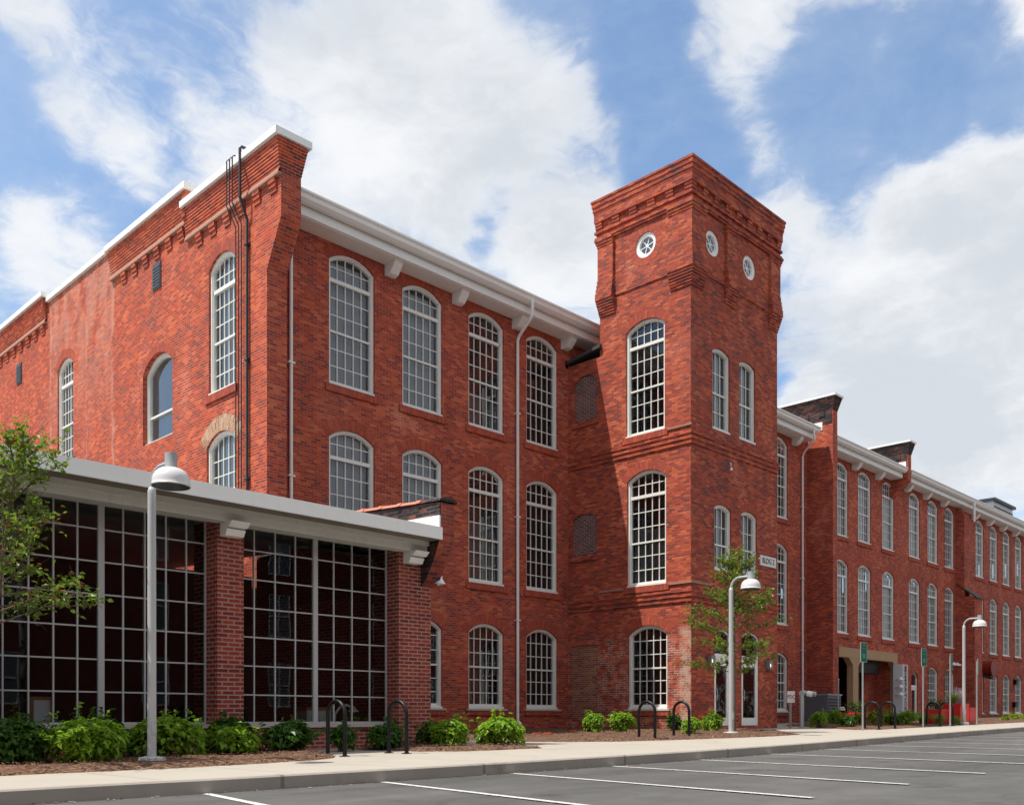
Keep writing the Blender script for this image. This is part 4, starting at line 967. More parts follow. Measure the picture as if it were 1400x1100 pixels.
# inside of the annex
b = MB(); b.box((0, 15.0, -.3), (12.3, 29.8, -.12 + Z0), M['interior2']); apart(b, 'floor_slab')
b = MB(); b.box((.06, 21.0, .7), (12.29, 21.1, 4.3), M['interior']); apart(b, 'inner_wall')
t = thing('framed_board', 'white board in a pale wood frame standing inside the annex window', 'board', (5.30, 15.06, -.10 + Z0))
b = MB()
for a, c in (((-.17, 0, 0), (-.12, .03, .42)), ((.12, 0, 0), (.17, .03, .42)), ((-.12, 0, 0), (.12, .03, .05)), ((-.12, 0, .37), (.12, .03, .42))): b.box(a, c, M['wood'])
b.build('frame', t); b = MB(); b.box((-.12, .008, .05), (.12, .02, .37), M['board']); b.build('panel', t)
t = thing('side_cabinet', 'small white cabinet with a wood top inside the annex window', 'cabinet', (10.55, 15.55, -.12 + Z0))
b = MB(); b.box((-.28, 0, 0), (.28, .4, .27), M['signwhite']); b.build('carcass', t); b = MB(); b.box((-.3, -.02, .27), (.3, .42, .33), M['wood']); b.build('top', t)
b = MB(); b.box((-.26, -.015, .02), (-.01, -.001, .25), M['signwhite']); b.build('door', t); b = MB(); b.box((.01, -.015, .02), (.26, -.001, .25), M['signwhite']); b.build('door', t)
t = thing('arc_lamp', 'white arching table lamp seen through the annex window', 'lamp', (11.15, 15.6, -.12 + Z0))
b = MB(); b.tube([(-.22, 0, .0), (-.2, 0, .2), (-.08, 0, .34), (.08, 0, .38), (.2, 0, .33)], .025, M['white'], 8); b.build('arm', t, True)
b = MB(); b.lathe([(.02, .06), (.10, -.04), (.11, -.06)], (.24, 0, .30), M['white'], 14, False); b.build('shade', t, True)
t = thing('display_table', 'grey folded display table further back inside the annex', 'table', (8.95, 16.2, -.12 + Z0))
b = MB(); b.box((-.5, 0, .3), (.5, .5, .34), M['interior2']); b.build('top', t)
for sx in (-.46, .42):
    b = MB(); b.box((sx, .05, 0), (sx + .04, .45, .3), M['interior2']); b.build('leg', t)
tag(t, 'grey low table behind the left part of the right annex window', 'table')

# ------------------------------------------------------------------ street lamps
def make_lamp():
    t = thing('street_lamp', '', 'lamp'); L = M['lamp']
    b = MB(); b.lathe([(.170, 0), (.185, .02), (.185, .08), (.170, .105), (.075, .118)], (0, 0, 0), L); b.build('base', t, True)
    b = MB(); b.lathe([(.060, .10), (.058, 1.2), (.054, 3.66), (.054, 3.70), (.042, 3.74), (.028, 3.75)], (0, 0, 0), L, 24); b.build('pole', t, True)
    b = MB(); b.box((-.035, -.068, .42), (.035, -.054, .60), L)
    for q in (.44, .58): b.lathe([(.007, 0), (.007, .004)], (0, -.072, q), M['dark'], 8)
    b.build('hand_hole_cover', t)
    b = MB(); pth = [(0, 0, 3.70)] + [(0, -.26 + .26 * math.cos(a), 3.73 + .26 * math.sin(a)) for a in [k * math.pi / 2 / 8 for k in range(9)]] + [(0, -.50, 3.99)]
    b.tube(pth, .027, L, 14); b.build('arm', t, True)
    b = MB(); b.lathe([(.03, 4.095), (.076, 4.10), (.078, 4.09), (.078, 3.925), (.085, 3.915), (.085, 3.90)], (0, -.56, 0), M['cap'], 24); b.build('ballast_cap', t, True)
    b = MB(); pf = [(.085, 3.90)] + [(.08 + .16 * math.sin(a), 3.72 + .185 * math.cos(a)) for a in [k * math.pi / 2 / 9 for k in range(1, 10)]] + [(.243, 3.685), (.252, 3.672), (.240, 3.662)]
    b.lathe(pf, (0, -.56, 0), M['shade'], 32, False); b.lathe([(.238, 3.664), (.225, 3.70), (.16, 3.80), (.04, 3.84)], (0, -.56, 0), M['lampin'], 32, False); b.build('lamp_shade', t, True)
    b = MB(); b.lathe([(.05, 3.84), (.06, 3.78), (.04, 3.72), (.01, 3.70)], (0, -.56, 0), M['lampin'], 16); b.build('bulb', t, True)
    return t
lampP = [(5.82, 12.53, 'tall grey street lamp nearest the camera, standing in mulch before the annex windows'),
         (21.15, 12.98, 'street lamp standing beside the young tree in front of the tower'),
         (37.6, 13.05, 'farthest street lamp, white post beside the red planters')]
proto = make_lamp()
for i, (x, y, lab) in enumerate(lampP):
    o = proto if i == 0 else copy_tree(proto); o.location = (x, y, wz_(x) + .0); tag(o, lab, 'lamp', 'street lamps along the pavement')

# ------------------------------------------------------------------ bike racks
def make_rack():
    t = thing('bike_rack', '', 'bike rack'); r_ = .033; hw = .225
    b = MB(); pth = [(0, hw, .01), (0, hw, .62)] + [(0, hw * math.cos(a), .64 + hw * math.sin(a)) for a in [k * math.pi / 14 for k in range(15)]] + [(0, -hw, .62), (0, -hw, .01)]
    b.tube(pth, r_, M['black'], 14); b.build('hoop', t, True)
    for sy in (hw, -hw):
        b = MB(); b.lathe([(.085, 0), (.085, .010), (.04, .014), (.036, .03)], (0, sy, 0), M['black'], 18); b.build('foot_plate', t, True)
    return t
rk = make_rack(); labs = ['black hoop bike rack nearest the camera, before the right annex window', 'black hoop bike rack in front of the brick pier at the annex end',
  'black hoop bike rack in front of the tower window, left of its pair', 'black hoop bike rack before the whitened corner of the tower', 'black hoop bike rack just right of the first green sign post', 'black hoop bike rack in front of the vertical silver sign',
  'black hoop bike rack overlapping the left end of the red planters', 'black hoop bike rack in front of the middle of the red planters']
def at(u, y):                                              # survey line: bearing u at a distance y from the camera's wall line
    d = pixdir(u, HOR); return d.x * y / d.y
RP = [(8.80, 12.50), (9.99, 12.45), (17.55, 12.94), (19.02, 13.02), (at(1192, 12.95), 12.95), (at(1214, 13.0), 13.0), (at(1276, 13.0), 13.0), (at(1294, 13.0), 13.0)]
for i, (x, y) in enumerate(RP):
    o = rk if i == 0 else copy_tree(rk); o.location = (x, y, wz_(x)); o.rotation_euler = (0, 0, R(random.uniform(-4, 4))); tag(o, labs[i], 'bike rack', 'black hoop bike racks on the pavement')

# ------------------------------------------------------------------ signs and service fittings
def make_sign():
    t = thing('post_sign', '', 'sign')
    b = MB(); b.tube([(0, 0, -.1), (0, 0, 2.62)], .026, M['galv'], 8); b.build('post', t, True)
    b = MB(); b.box((-.128, -.045, 2.10), (.128, -.038, 2.70), M['signwhite']); b.build('sign_back', t)
    p = MB(); p.box((-.118, -.049, 2.11), (.118, -.0455, 2.69), M['green']); p = p.build('sign_panel', t)
    f = MB()
    for a, c in ((2.60, 2.64), (2.50, 2.53), (2.22, 2.36)): f.box((-.05, -.0515, a), (.05, -.0495, c), plain('sign_mark', (.05, .30, .22), .5) if 'sm' not in M else M['sm'])
    f.build('faint_marks', p)
    return t
sg = make_sign(); SP = [(at(1179.5, 12.72), 12.72), (at(1262, 12.8), 12.8), (at(1299, 12.5), 12.5), (at(1335.5, 12.55), 12.55)]
sl = ['green sign on a thin post, leftmost, in front of the tan portal', 'green sign on a thin post beside the arched white door', 'green sign on a thin post in front of the red planters', 'green sign on a thin post right of the far street lamp']
SH = [2.66, 2.68, 2.55, 2.45]
for i, (x, y) in enumerate(SP):
    o = sg if i == 0 else copy_tree(sg); o.location = (x, y, wz_(x)); o.scale = (1, 1, SH[i] / 2.7); o.rotation_euler = (0, 0, R(-20 if i < 2 else (2 if i == 2 else 6))); tag(o, sl[i], 'sign', 'green signs on thin posts')
t = thing('hydrant_sign', 'small white sign with red letters on a steel post by the standpipe', 'sign', (30.2, 16.2, wz_(30.2)), R(-20))
b = MB(); b.box((-.03, -.03, -.1), (.03, .03, .95), M['galv']); b.build('post', t); b = MB(); b.box((-.17, -.045, .88), (.17, -.032, 1.28), M['signwhite']); p = b.build('sign_panel', t)
text('lettering', 'FDC', .17, M['redink'], p, (0, -.047, 1.08), (R(90), 0, 0))
t = thing('standpipe', 'grey fire standpipe with white-capped outlets beside the downspout', 'standpipe', (30.35, 15.85, wz_(30.3)))
b = MB(); b.tube([(0, 0, -.05), (0, 0, 1.16)], .075, M['galv'], 14); b.build('riser', t, True)
b = MB(); b.tube([(-.03, 0, 1.2), (.42, .12, 1.22)], .09, M['galv'], 14); b.build('header', t, True)
for dx, r_ in ((.30, .10), (.60, .085)):
    b = MB(); b.tube([(dx, -.05, 1.2), (dx + .03, -.20, 1.17)], r_, M['white' if dx < .5 else 'galv'], 14); b.build('outlet_cap', t, True)
t = thing('air_conditioner', 'grey louvred air conditioning unit behind the shrubs', 'air conditioner', (at(1122, 20.2), 20.2, wz_(40)))
b = MB(); b.box((-.55, -.6, .05), (.75, .6, 1.25), M['hvac'])
for k in range(7): z = .2 + .14 * k; b.box((-.5, -.625, z), (.7, -.6, z + .07), M['dark']); b.box((-.57, -.5, z), (-.55, .5, z + .06), M['hvac'])
b.build('casing', t); b = MB(); b.box((-.59, -.64, 1.25), (.79, .64, 1.31), M['galv']); b.build('lid', t); b = MB(); b.lathe([(.45, 1.31), (.45, 1.36), (.42, 1.38)], (0, 0, 0), M['dark'], 20); b.build('fan_guard', t, True)
t = thing('marker_post', 'thin grey post standing by the brick fire wall', 'post', (at(1146, 19.4), 19.4, wz_(37)))
b = MB(); b.tube([(0, 0, 0), (0, 0, 1.95)], .035, M['galv'], 8); b.build('shaft', t, True); b = MB(); b.lathe([(.045, 1.95), (.045, 1.99), (.01, 2.03)], (0, 0, 0), M['galv'], 10); b.build('cap', t, True)
t = thing('litter_bin', 'small black bin with a white lid at the tan portal', 'bin', (at(1150.5, 19.0), 19.0, wz_(36)))
b = MB(); b.lathe([(.16, 0), (.17, .5), (.17, .62)], (0, 0, 0), M['black'], 16); b.build('body', t, True); b = MB(); b.lathe([(.12, .62), (.12, .74), (.07, .78)], (.03, -.02, 0), M['white'], 14); b.build('lid', t, True)

t = thing('building_sign', 'white plate lettered BLDG 2 on the tower wall above the young tree', 'sign', (29.96, YT - .012, 5.43 + Z0))
b = MB(); b.box((-.53, -.02, -.175), (.53, .01, .175), M['signwhite']); p = b.build('sign_panel', t)
text('lettering', 'BLDG 2', .27, M['ink'], p, (0, -.022, 0), (R(90), 0, 0), sx=.92)
def lantern(x, y, z, lab):
    t = thing('wall_lantern', lab, 'lamp', (x, y, z), 0, 'grey wall lanterns beside the tower doors')
    b = MB(); b.box((-.13, -.02, -.17), (.13, 0, .17), M['slate']); b.build('back_plate', t)
    b = MB()
    for a, c in (((-.12, -.16, .06), (.12, -.02, .16)), ((-.12, -.16, -.16), (.12, -.02, -.11)), ((-.12, -.16, -.11), (-.09, -.02, .06)), ((.09, -.16, -.11), (.12, -.02, .06))): b.box(a, c, plain('lantern_case', (.20, .21, .22), .45) if 'lc' not in M else M['lc'])
    b.build('case', t); b = MB(); b.lathe([(.0, -.09), (.045, -.07), (.05, 0), (.03, .05)], (0, -.09, 0), M['glow'], 12, False); b.build('bulb', t, True)
lantern(26.28, YT - .003, 1.84 + Z0, 'grey wall lantern left of the tower doors, under the tree branches'); lantern(29.94, YT - .003, 1.84 + Z0, 'grey wall lantern right of the tower doors')
t = thing('security_lamp', 'small white bell-shaped lamp under the annex parapet corner', 'lamp', (12.70, 14.50, 2.80 + Z0)); t.scale = (1.6, 1.6, 1.6)
b = MB(); b.tube([(0, .08, .10), (0, .0, .10), (0, 0, .02)], .016, M['white'], 8); b.build('stem', t, True); b = MB(); b.lathe([(.02, .05), (.035, 0), (.075, -.06), (.085, -.07)], (0, 0, 0), M['white'], 16, False); b.build('shade', t, True)
t = thing('wall_bolt', 'small white bracket on the tower front under the upper windows', 'bracket', (27.5, YT, 8.30 + Z0))
b = MB(); b.tube([(0, 0, .10), (0, -.05, .08), (0, -.05, -.02)], .016, M['white'], 8); b.build('hook', t, True); b = MB(); b.lathe([(.01, 0), (.05, -.04), (.05, -.09), (.02, -.10)], (.02, -.05, -.06), M['white'], 12); b.build('insulator', t, True)

t = thing('vertical_sign', 'tall silver sign with black vertical letters right of the tan portal', 'sign', (53.2, 21.55, wz_(50) - .1), 0)
b = MB(); b.prism([(-.62, .45), (-.45, .0), (.55, .10), (.50, .45), (-.2, .45)], lambda p, q: (p, q, -.1), lambda p, q: (p, q, 3.2), M['signgrey']); p = b.build('sign_box', t)
text('lettering', 'SIMPATICO', .44, M['ink'], p, (.06, .035, 1.72), (R(90), R(90), R(5.7)), sx=1.12); 
b = MB(); b.lathe([(.0, 0), (.12, 0), (.12, .02), (0, .02)], (0, 0, 0), M['redink'], 14, False); o = b.build('red_dot', p); o.location = (.06, .03, 3.02); o.rotation_euler = (R(90), 0, 0)
for k in range(3):
    b = MB(); b.tube([(-.60, .30, 2.35 - .42 * k), (-.74, .05, 2.35 - .42 * k)], .035, M['white'], 8); b.lathe([(.03, .10), (.14, 0), (.15, -.05)], (-.74, -.02, 2.38 - .42 * k), M['white'], 12); b.build('spot_lamp', t, True)
t = thing('drum_sign', 'dark red drum-shaped sign on a black bracket beyond the far street lamp', 'sign', (66.0, 22, 3.22 + Z0))
b = MB(); b.tube([(-1.3, 0, .05), (-.5, -.35, -.45), (.1, -.75, -.62)], .09, M['dark'], 8); b.build('bracket', t, True)
b = MB(); b.tube([(.1, -.05, .0), (.1, -.85, .0)], .50, M['drumred'], 24); b.build('drum', t, True)
b = MB(); b.tube([(.1, -.85, .0), (.1, -.93, .0)], .55, M['drumred'], 24); b.build('face_ring', t, True)
t = thing('sign_spotlights', 'row of three small white spotlights over the far ground-floor window', 'lamp', (61.4, 22, 3.32 + Z0))
b = MB(); b.tube([(-.7, -.05, .05), (.7, -.05, .05)], .025, M['white'], 8); b.build('rail', t, True)
for dx in (-.55, .05, .6):
    b = MB(); b.lathe([(.04, .1), (.13, .02), (.15, -.08)], (dx, -.28, 0), M['white'], 12); b.build('spot_lamp', t, True)
for u, y, z, lab in ((1387.5, 21.9, .95, 'small black wall box between the two farthest ground-floor windows'), (1389, 21.9, 2.55, 'narrow dark bracket high beside the farthest ground-floor window')):
    x = at(u, y); t = thing('wall_box', lab, 'box', (x, y + .1, z + Z0)); b = MB(); b.box((-.25, -.22, -.18), (.25, 0, .14), M['black']); b.build('box_body', t); b = MB(); b.box((-.29, -.26, .14), (.29, 0, .18), M['dark']); b.build('box_lid', t)
t = thing('roof_unit', 'grey louvred cooling unit on the far roof', 'roof unit', (at(1330, 26.5), 26.5, 13.9 + Z0))
b = MB(); b.box((-2.2, -2.2, 0), (2.2, 2.2, 2.3), M['galv'])
for k in range(5): b.box((-2.0 + .84 * k, -2.26, .5), (-1.3 + .84 * k, -2.2, 1.95), M['dark']); b.box((-2.26, -2.0 + .84 * k, .5), (-2.2, -1.3 + .84 * k, 1.95), M['hvac'])
b.build('casing', t); b = MB(); b.box((-2.4, -2.4, 2.3), (2.4, 2.4, 2.5), M['dark']); b.build('top', t)

# red planters
def planter(x, y, w, d, h, lab):
    t = thing('planter', lab, 'planter', (x, y, wz_(x) + .02), R(2), 'red planters on the pavement'); b = MB(); e = .06
    b.box((-w / 2, -d / 2, 0), (w / 2, d / 2, h), M['red'], skip='+z'); b.box((-w / 2 - .02, -d / 2 - .02, h - .08), (w / 2 + .02, d / 2 + .02, h), M['red'], skip='+z')
    for a, c in (((-w / 2 - .02, -d / 2 - .02), (w / 2 + .02, -d / 2 + e)), ((-w / 2 - .02, d / 2 - e), (w / 2 + .02, d / 2 + .02)), ((-w / 2 - .02, -d / 2 + e), (-w / 2 + e, d / 2 - e)), ((w / 2 - e, -d / 2 + e), (w / 2 + .02, d / 2 - e))): b.box((*a, h), (*c, h + .012), M['red'])
    b.build('box', t); b = MB(); b.box((-w / 2 + .03, -d / 2 + .03, h - .1), (w / 2 - .03, d / 2 - .03, h - .05), M['mulch']); b.build('soil', t)
    return t, h
planter(at(1280, 13.9), 13.9, .95, .7, .58, 'low red planter at the left end of the row'); planter(at(1302, 13.75), 13.75, .95, .9, .78, 'tallest red planter, in the middle of the row'); planter(at(1317, 14.0), 14.0, .9, .8, .62, 'red planter behind the far street lamp'); planter(at(1170, 18.2), 18.2, 1.5, .6, .45, 'red planter in front of the tan portal column')

for u, v_, y, lab in ((735.5, 0, 16.6, 'flat orange scrap on the mulch, leftmost of three'), (750, 0, 16.3, 'flat orange scrap on the mulch, middle one of three'), (783, 0, 17.3, 'flat orange scrap on the mulch nearest the tower')):
    x = at(u, y); b = MB(); zz = wz_(x) + .09
    b.prism([(-.13, -.07), (.02, -.10), (.14, -.03), (.11, .08), (-.06, .1)], lambda p, q: (p, q, 0), lambda p, q: (p, q, .035), M['orange']); o = b.build('orange_scrap', loc=(x, y, zz)); tag(o, lab, 'debris', 'orange scraps on the mulch'); o.rotation_euler = (.1, .05, random.random() * 3)

# ------------------------------------------------------------------ planting
def leaf_faces(b, p, nrm, along, L, Wd, mat, fold=.25):
    n = nrm.normalized(); a = (along - n * along.dot(n))
    a = a.normalized() if a.length > 1e-4 else n.orthogonal().normalized(); s = n.cross(a)
    base = p - a * L * .5; tip = p + a * L * .5 - n * L * .12; l = p + s * Wd * .5 + n * Wd * fold - a * L * .05; r = p - s * Wd * .5 + n * Wd * fold - a * L * .05
    i = len(b.v); b.v += [tuple(base), tuple(r), tuple(tip), tuple(l)]; mi = b.m(mat)
    b.f += [[i, i + 1, i + 2], [i, i + 2, i + 3]]; b.mi += [mi, mi]
def shrub(name, x, y, w, d, h, mat, n, lab, cat, group, leafL=.095, seed=0, grassy=False):
    rnd = random.Random(seed); t = thing(name, lab, cat, (x, y, wz_(x) + .03), 0, group); b = MB(); st = MB()
    off = Vector((rnd.uniform(0, 50), rnd.uniform(0, 50), rnd.uniform(0, 50)))
    if grassy:
        for k in range(n):
            a = rnd.uniform(0, 6.283); r0 = rnd.uniform(0, .12) ; lean = rnd.uniform(.1, .9); hh = h * rnd.uniform(.6, 1.05); ca, sa = math.cos(a), math.sin(a); wd = rnd.uniform(.008, .016)
            pts = [Vector((ca * (r0 + lean * w * .5 * (q ** 1.8)), sa * (r0 + lean * w * .5 * (q ** 1.8)), hh * (q - .28 * lean * q * q))) for q in (0, .35, .7, 1)]
            for q in range(3):
                k0, k1 = wd * (1 - q * .28), wd * (1 - (q + 1) * .28); sv = Vector((-sa, ca, 0))
                b.face([pts[q] - sv * k0, pts[q] + sv * k0, pts[q + 1] + sv * k1, pts[q + 1] - sv * k1], mat)
        b.build('foliage', t); return t
    lumps = [(Vector((rnd.uniform(-.62, .62), rnd.uniform(-.62, .62), rnd.uniform(.25, .85))), rnd.uniform(.30, .52)) for _ in range(int(12 + w * 8))]
    for k in range(n):
        c, r = lumps[rnd.randrange(len(lumps))]
        dv = Vector((rnd.gauss(0, 1), rnd.gauss(0, 1), rnd.gauss(.25, 1))).normalized()
        q = c + dv * r * rnd.uniform(.55, 1.02)
        if q.z < .03: q.z = .03 + rnd.random() * .1
        an = math.atan2(q.y, q.x); e2 = math.sqrt(q.x * q.x + q.y * q.y + max(0, q.z - .28) ** 2 * 1.93)
        lim = .93 + .25 * mnoise.noise(Vector((math.cos(an) * 1.9, math.sin(an) * 1.9, q.z * 2.6)) + off)
        if e2 > lim: sc_ = lim / e2 * rnd.uniform(.86, 1.0); q = Vector((q.x * sc_, q.y * sc_, .28 + (q.z - .28) * sc_ if q.z > .28 else q.z))
        p = Vector((q.x * w / 2, q.y * d / 2, q.z * h))
        out = Vector((q.x / w, q.y / d, (q.z - .35) / h * .9)).normalized() if q.length > .01 else Vector((0, 0, 1))
        nn = (out * .55 + Vector((rnd.gauss(0, .4), rnd.gauss(0, .4), rnd.gauss(.75, .35)))).normalized()
        al = (out + Vector((rnd.gauss(0, .5), rnd.gauss(0, .5), rnd.gauss(-.35, .4))))
        L = leafL * rnd.uniform(.65, 1.25); leaf_faces(b, p, nn, al, L, L * rnd.uniform(.48, .66), mat)
    for k in range(int(4 + w * 5)):
        a = rnd.uniform(0, 6.283); el = rnd.uniform(.25, 1.35); L0 = rnd.uniform(.10, .24) * min(1.0, w); o_ = Vector((math.cos(a) * math.cos(el), math.sin(a) * math.cos(el), math.sin(el)))
        p0 = Vector((o_.x * w * .45, o_.y * d * .45, .28 * h + o_.z * h * .66)); p1 = p0 + (o_ + Vector((0, 0, .5))).normalized() * L0
        st.tube([p0 * .6, p0, p1], [.006, .004, .002], M['stem'], 4, False)
        for q in range(9):
            pp_ = p0.lerp(p1, rnd.uniform(-.2, 1.05)) + Vector((rnd.gauss(0, .02), rnd.gauss(0, .02), rnd.gauss(0, .02))); L = leafL * rnd.uniform(.6, 1.05)
            leaf_faces(b, pp_, Vector((rnd.gauss(0, .5), rnd.gauss(0, .5), 1)), o_ + Vector((rnd.gauss(0, .8), rnd.gauss(0, .8), rnd.gauss(-.2, .4))), L, L * .55, mat)
    for k in range(7):
        a = rnd.uniform(0, 6.28); r = rnd.uniform(.2, .7); st.tube([(0.04 * math.cos(a), .04 * math.sin(a), -.05), (r * w * .25 * math.cos(a), r * d * .25 * math.sin(a), h * .45), (r * w * .45 * math.cos(a), r * d * .45 * math.sin(a), h * .8)], [.012, .009, .004], M['stem'], 5)
    st.build('stems', t); b.build('foliage', t)
    return t
GA, GB_, GC = 'shrubs along the annex', 'shrubs round the foot of the tower', 'shrubs along the far wing'
SHR = [  # bearing, width in survey units, top, distance, leaf, count, label, group
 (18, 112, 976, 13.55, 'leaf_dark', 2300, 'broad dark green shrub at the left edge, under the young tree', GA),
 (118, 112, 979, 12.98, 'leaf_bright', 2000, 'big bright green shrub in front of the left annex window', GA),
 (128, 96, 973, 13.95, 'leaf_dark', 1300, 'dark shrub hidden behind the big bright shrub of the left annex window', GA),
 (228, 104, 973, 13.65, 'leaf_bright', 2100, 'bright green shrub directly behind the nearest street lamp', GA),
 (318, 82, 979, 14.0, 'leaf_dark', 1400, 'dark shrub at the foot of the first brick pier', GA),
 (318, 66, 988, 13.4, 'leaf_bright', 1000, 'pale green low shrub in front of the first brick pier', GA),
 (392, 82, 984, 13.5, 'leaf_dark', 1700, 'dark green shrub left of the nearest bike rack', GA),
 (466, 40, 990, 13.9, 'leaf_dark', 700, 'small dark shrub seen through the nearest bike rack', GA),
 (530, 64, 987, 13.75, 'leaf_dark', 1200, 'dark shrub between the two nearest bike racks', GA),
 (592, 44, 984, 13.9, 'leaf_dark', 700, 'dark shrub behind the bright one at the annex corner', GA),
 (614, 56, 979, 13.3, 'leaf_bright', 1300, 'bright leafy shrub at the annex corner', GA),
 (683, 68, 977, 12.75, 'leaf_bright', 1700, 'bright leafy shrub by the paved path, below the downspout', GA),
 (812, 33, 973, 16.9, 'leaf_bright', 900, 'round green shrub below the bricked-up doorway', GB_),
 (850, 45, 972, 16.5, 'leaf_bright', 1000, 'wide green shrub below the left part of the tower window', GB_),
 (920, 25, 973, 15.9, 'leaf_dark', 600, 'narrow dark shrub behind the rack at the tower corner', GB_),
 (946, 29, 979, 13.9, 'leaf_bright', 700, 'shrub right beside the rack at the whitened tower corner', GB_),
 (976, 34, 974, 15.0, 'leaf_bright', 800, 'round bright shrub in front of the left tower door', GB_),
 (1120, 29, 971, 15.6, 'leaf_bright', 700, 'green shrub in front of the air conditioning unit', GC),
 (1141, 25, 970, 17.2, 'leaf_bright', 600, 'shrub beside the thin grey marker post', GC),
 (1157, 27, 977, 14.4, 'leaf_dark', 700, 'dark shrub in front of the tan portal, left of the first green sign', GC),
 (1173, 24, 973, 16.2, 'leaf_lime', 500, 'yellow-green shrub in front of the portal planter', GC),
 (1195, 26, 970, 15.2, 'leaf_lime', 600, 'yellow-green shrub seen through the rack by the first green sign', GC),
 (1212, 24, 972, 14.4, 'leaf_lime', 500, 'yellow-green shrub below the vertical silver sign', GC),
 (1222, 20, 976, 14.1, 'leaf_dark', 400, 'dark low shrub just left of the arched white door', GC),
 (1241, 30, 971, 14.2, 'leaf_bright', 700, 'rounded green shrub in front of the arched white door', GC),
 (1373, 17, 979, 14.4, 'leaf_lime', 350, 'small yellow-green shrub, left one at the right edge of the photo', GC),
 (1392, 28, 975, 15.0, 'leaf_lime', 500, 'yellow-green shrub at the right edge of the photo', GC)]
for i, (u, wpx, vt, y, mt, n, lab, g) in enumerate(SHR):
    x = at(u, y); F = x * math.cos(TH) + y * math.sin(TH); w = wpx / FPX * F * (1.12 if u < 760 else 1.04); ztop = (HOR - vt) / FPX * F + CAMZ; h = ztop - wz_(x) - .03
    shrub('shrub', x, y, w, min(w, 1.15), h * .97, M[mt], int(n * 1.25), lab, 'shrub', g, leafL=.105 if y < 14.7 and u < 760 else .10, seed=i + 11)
for i, (u, wpx, vt, y, lab) in enumerate(((1262, 26, 970, 14.0, 'tuft of pale ornamental grass beside the second green sign post'), (1284, 16, 974, 13.35, 'tuft of ornamental grass before the low red planter'), (1328, 18, 977, 13.9, 'yellowish grass tuft right of the red planters'), (1307, 14, 977, 13.2, 'green tuft in front of the tallest red planter'))):
    x = at(u, y); F = x * math.cos(TH) + y * math.sin(TH); w = wpx / FPX * F; h = (HOR - vt) / FPX * F + CAMZ - wz_(x)
    shrub('grass_tuft', x, y, w * 1.6, w, h, M['leaf_grass'], 260, lab, 'grass', 'ornamental grass tufts', seed=70 + i, grassy=True)
for u, y, zb, w, h, mt, lab, gr in ((1302, 13.75, .80, .9, .62, 'leaf_grass', 'spiky green plant growing in the tallest red planter', True), (1309, 13.8, .80, .7, .80, 'flower', 'lilac flowering spikes in the tallest red planter', True), (1280, 13.9, .60, .8, .40, 'leaf_dark', 'dark green plant in the low left red planter', False), (1170, 18.2, .47, 1.4, .55, 'leaf_dark', 'dark green plant in the red planter by the portal', False)):
    x = at(u, y); o = shrub('potted_plant', x, y, w, w * .7, h, M[mt], 220, lab, 'plant', 'plants in the red planters', seed=int(u), grassy=gr); o.location.z = wz_(x) + zb - .06

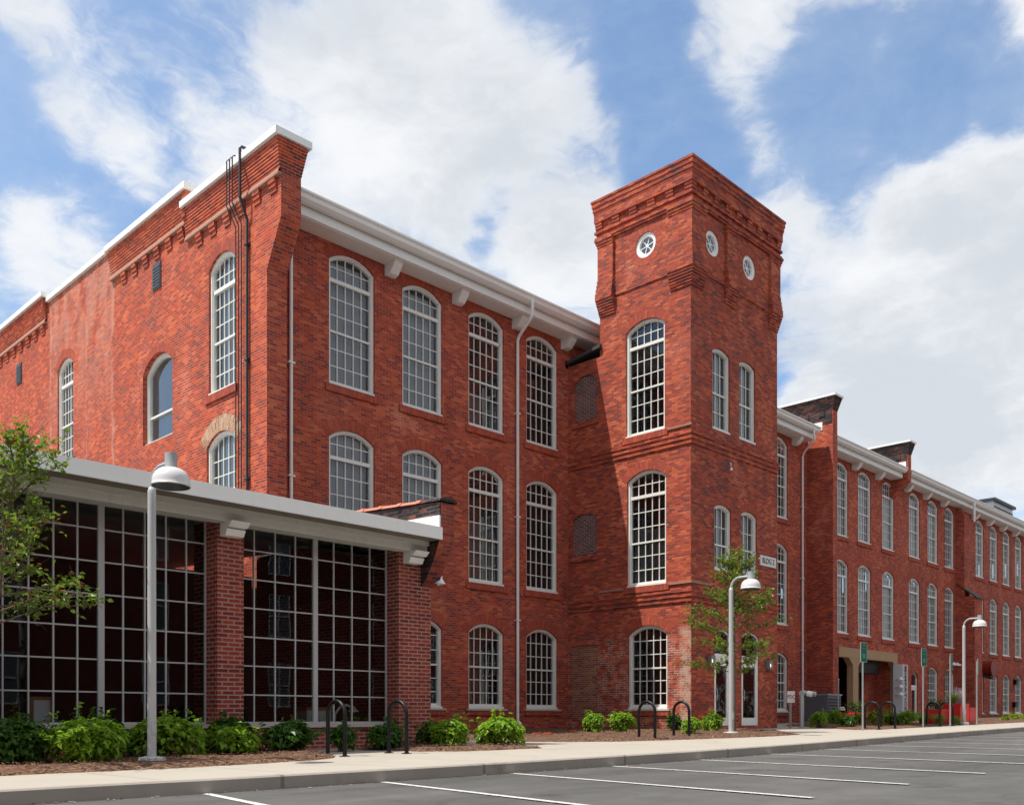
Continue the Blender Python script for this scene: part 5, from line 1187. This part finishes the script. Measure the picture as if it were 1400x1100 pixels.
def tree(x, y, trunk_h, h, rad, nleaf, lab, seed, leafL, lean=(0, 0), zlow=1.5, low=.2):
    rnd = random.Random(seed); t = thing('young_tree', lab, 'tree', (x, y, wz_(x)), 0, 'young street trees'); tr = MB(); lf = MB(); tips = []
    top = Vector((lean[0], lean[1], h * .93)); ax = [Vector((0, 0, -.05)), Vector((lean[0] * .1, lean[1] * .1, h * .3)), Vector((lean[0] * .4 + .05, lean[1] * .4, h * .62)), top]
    tr.tube(ax, [.055, .042, .026, .006], M['bark'], 10); tr = tr.build('trunk', t, True)
    lm = MB()
    def on_axis(q):
        q *= 3; i = min(2, int(q)); return ax[i].lerp(ax[i + 1], q - i)
    nl = 38
    for k in range(nl):
        q = (zlow / h) + (.90 - zlow / h) * (k / (nl - 1)) ** .9; p0 = on_axis(q); a = k * 2.4 + rnd.uniform(-.4, .4); rel = (q - zlow / h) / (1 - zlow / h)
        L = rad * (1.15 - .85 * rel) * rnd.uniform(.65, 1.1) * (.75 + .5 * rnd.random()); up = .42 + .75 * rel + rnd.uniform(-.2, .2)
        if rel < .25: up -= .22
        d = Vector((math.cos(a), math.sin(a), up)).normalized(); p1 = p0 + d * L * .5 + Vector((0, 0, .05)); p2 = p0 + d * L + Vector((rnd.uniform(-.12, .12), rnd.uniform(-.12, .12), rnd.uniform(-.12, .1)))
        lm.tube([p0, p1, p2], [.014, .009, .003], M['bark'], 5)
        nt = int(9 + L * 11)
        for j in range(nt):
            s_ = rnd.uniform(.22, 1); b0 = p0.lerp(p1, s_ * 2) if s_ < .5 else p1.lerp(p2, s_ * 2 - 1)
            td = (d * .6 + Vector((rnd.gauss(0, .6), rnd.gauss(0, .6), rnd.gauss(.2, .45)))).normalized(); tl = rnd.uniform(.12, .42); b1 = b0 + td * tl
            lm.tube([b0, b1], [.004, .0015], M['bark'], 4, False); tips.append((b0, b1))
    for k in range(nleaf):
        b0, b1 = tips[rnd.randrange(len(tips))]; s_ = rnd.uniform(.2, 1.08); p = b0.lerp(b1, s_) + Vector((rnd.gauss(0, .022), rnd.gauss(0, .022), rnd.gauss(-.015, .022)))
        nn = Vector((rnd.gauss(0, .5), rnd.gauss(0, .5), rnd.gauss(.75, .4))); al = (b1 - b0).normalized() + Vector((rnd.gauss(0, .6), rnd.gauss(0, .6), rnd.gauss(-.3, .5)))
        L = leafL * rnd.uniform(.7, 1.25); leaf_faces(lf, p, nn, al, L, L * .55, M['leaf_tree'])
    lm.build('limbs', t); lf.build('crown', t)
    return t
tree(at(-20, 13.15), 13.15, 1.5, 4.75, 1.08, 2700, 'young sparse-leaved tree at the left edge, in front of the annex', 5, .085, (.42, -.12), zlow=2.0)
tree(at(1004, 14.35), 14.35, 1.5, 5.6, 1.35, 5200, 'young leafy tree behind the lamp in front of the tower doors', 9, .092, (-.05, .05), zlow=1.75)

# the brick block across the car park, which the annex glass mirrors
OPO = Vector((10, -26, 0)); opp = thing('brick_block', 'brick block with pale windows across the car park, mirrored in the annex glass', 'building', OPO)
b = MB(); wins = []
for k in range(31):
    x = -52 + k * 8.6
    for z in (1.6, 6.2, 10.4): wins.append((x, z))
outl2 = [(-60, -1), (215, -1), (215, 14.5), (-60, 14.5)]
b.poly([outl2] + [[(x, z), (x + 1.7, z), (x + 1.7, z + 2.9), (x, z + 2.9)] for x, z in wins], lambda p, q: (p, -26, q), M['brick_block'])
b.box((-60, -46, -1), (215, -26.3, 14.4), M['brick_soot']); o = b.build('wall'); o.parent = opp; o.matrix_parent_inverse = Matrix.Translation(-OPO)
wp = None
for x, z in wins:
    if wp is None:
        b = MB(); b.box((0, 0, 0), (1.7, .04, .1), M['paint']); b.box((0, 0, 2.8), (1.7, .04, 2.9), M['paint']); b.box((0, 0, .1), (.1, .04, 2.8), M['paint']); b.box((1.6, 0, .1), (1.7, .04, 2.8), M['paint']); b.box((.1, 0, 1.4), (1.6, .04, 1.5), M['paint']); b.box((.8, 0, .1), (.9, .04, 1.4), M['paint']); b.box((.8, 0, 1.5), (.9, .04, 2.8), M['paint'])
        wp = b.build('window'); g = MB(); g.face([(0, .01, 0), (1.7, .01, 0), (1.7, .01, 2.9), (0, .01, 2.9)], M['blind_mid']); g.build('pane', wp); o = wp
    else: o = copy_tree(wp)
    o.parent = opp; o.matrix_parent_inverse = Matrix.Translation(-OPO); o.location = (x, -26.06, z)
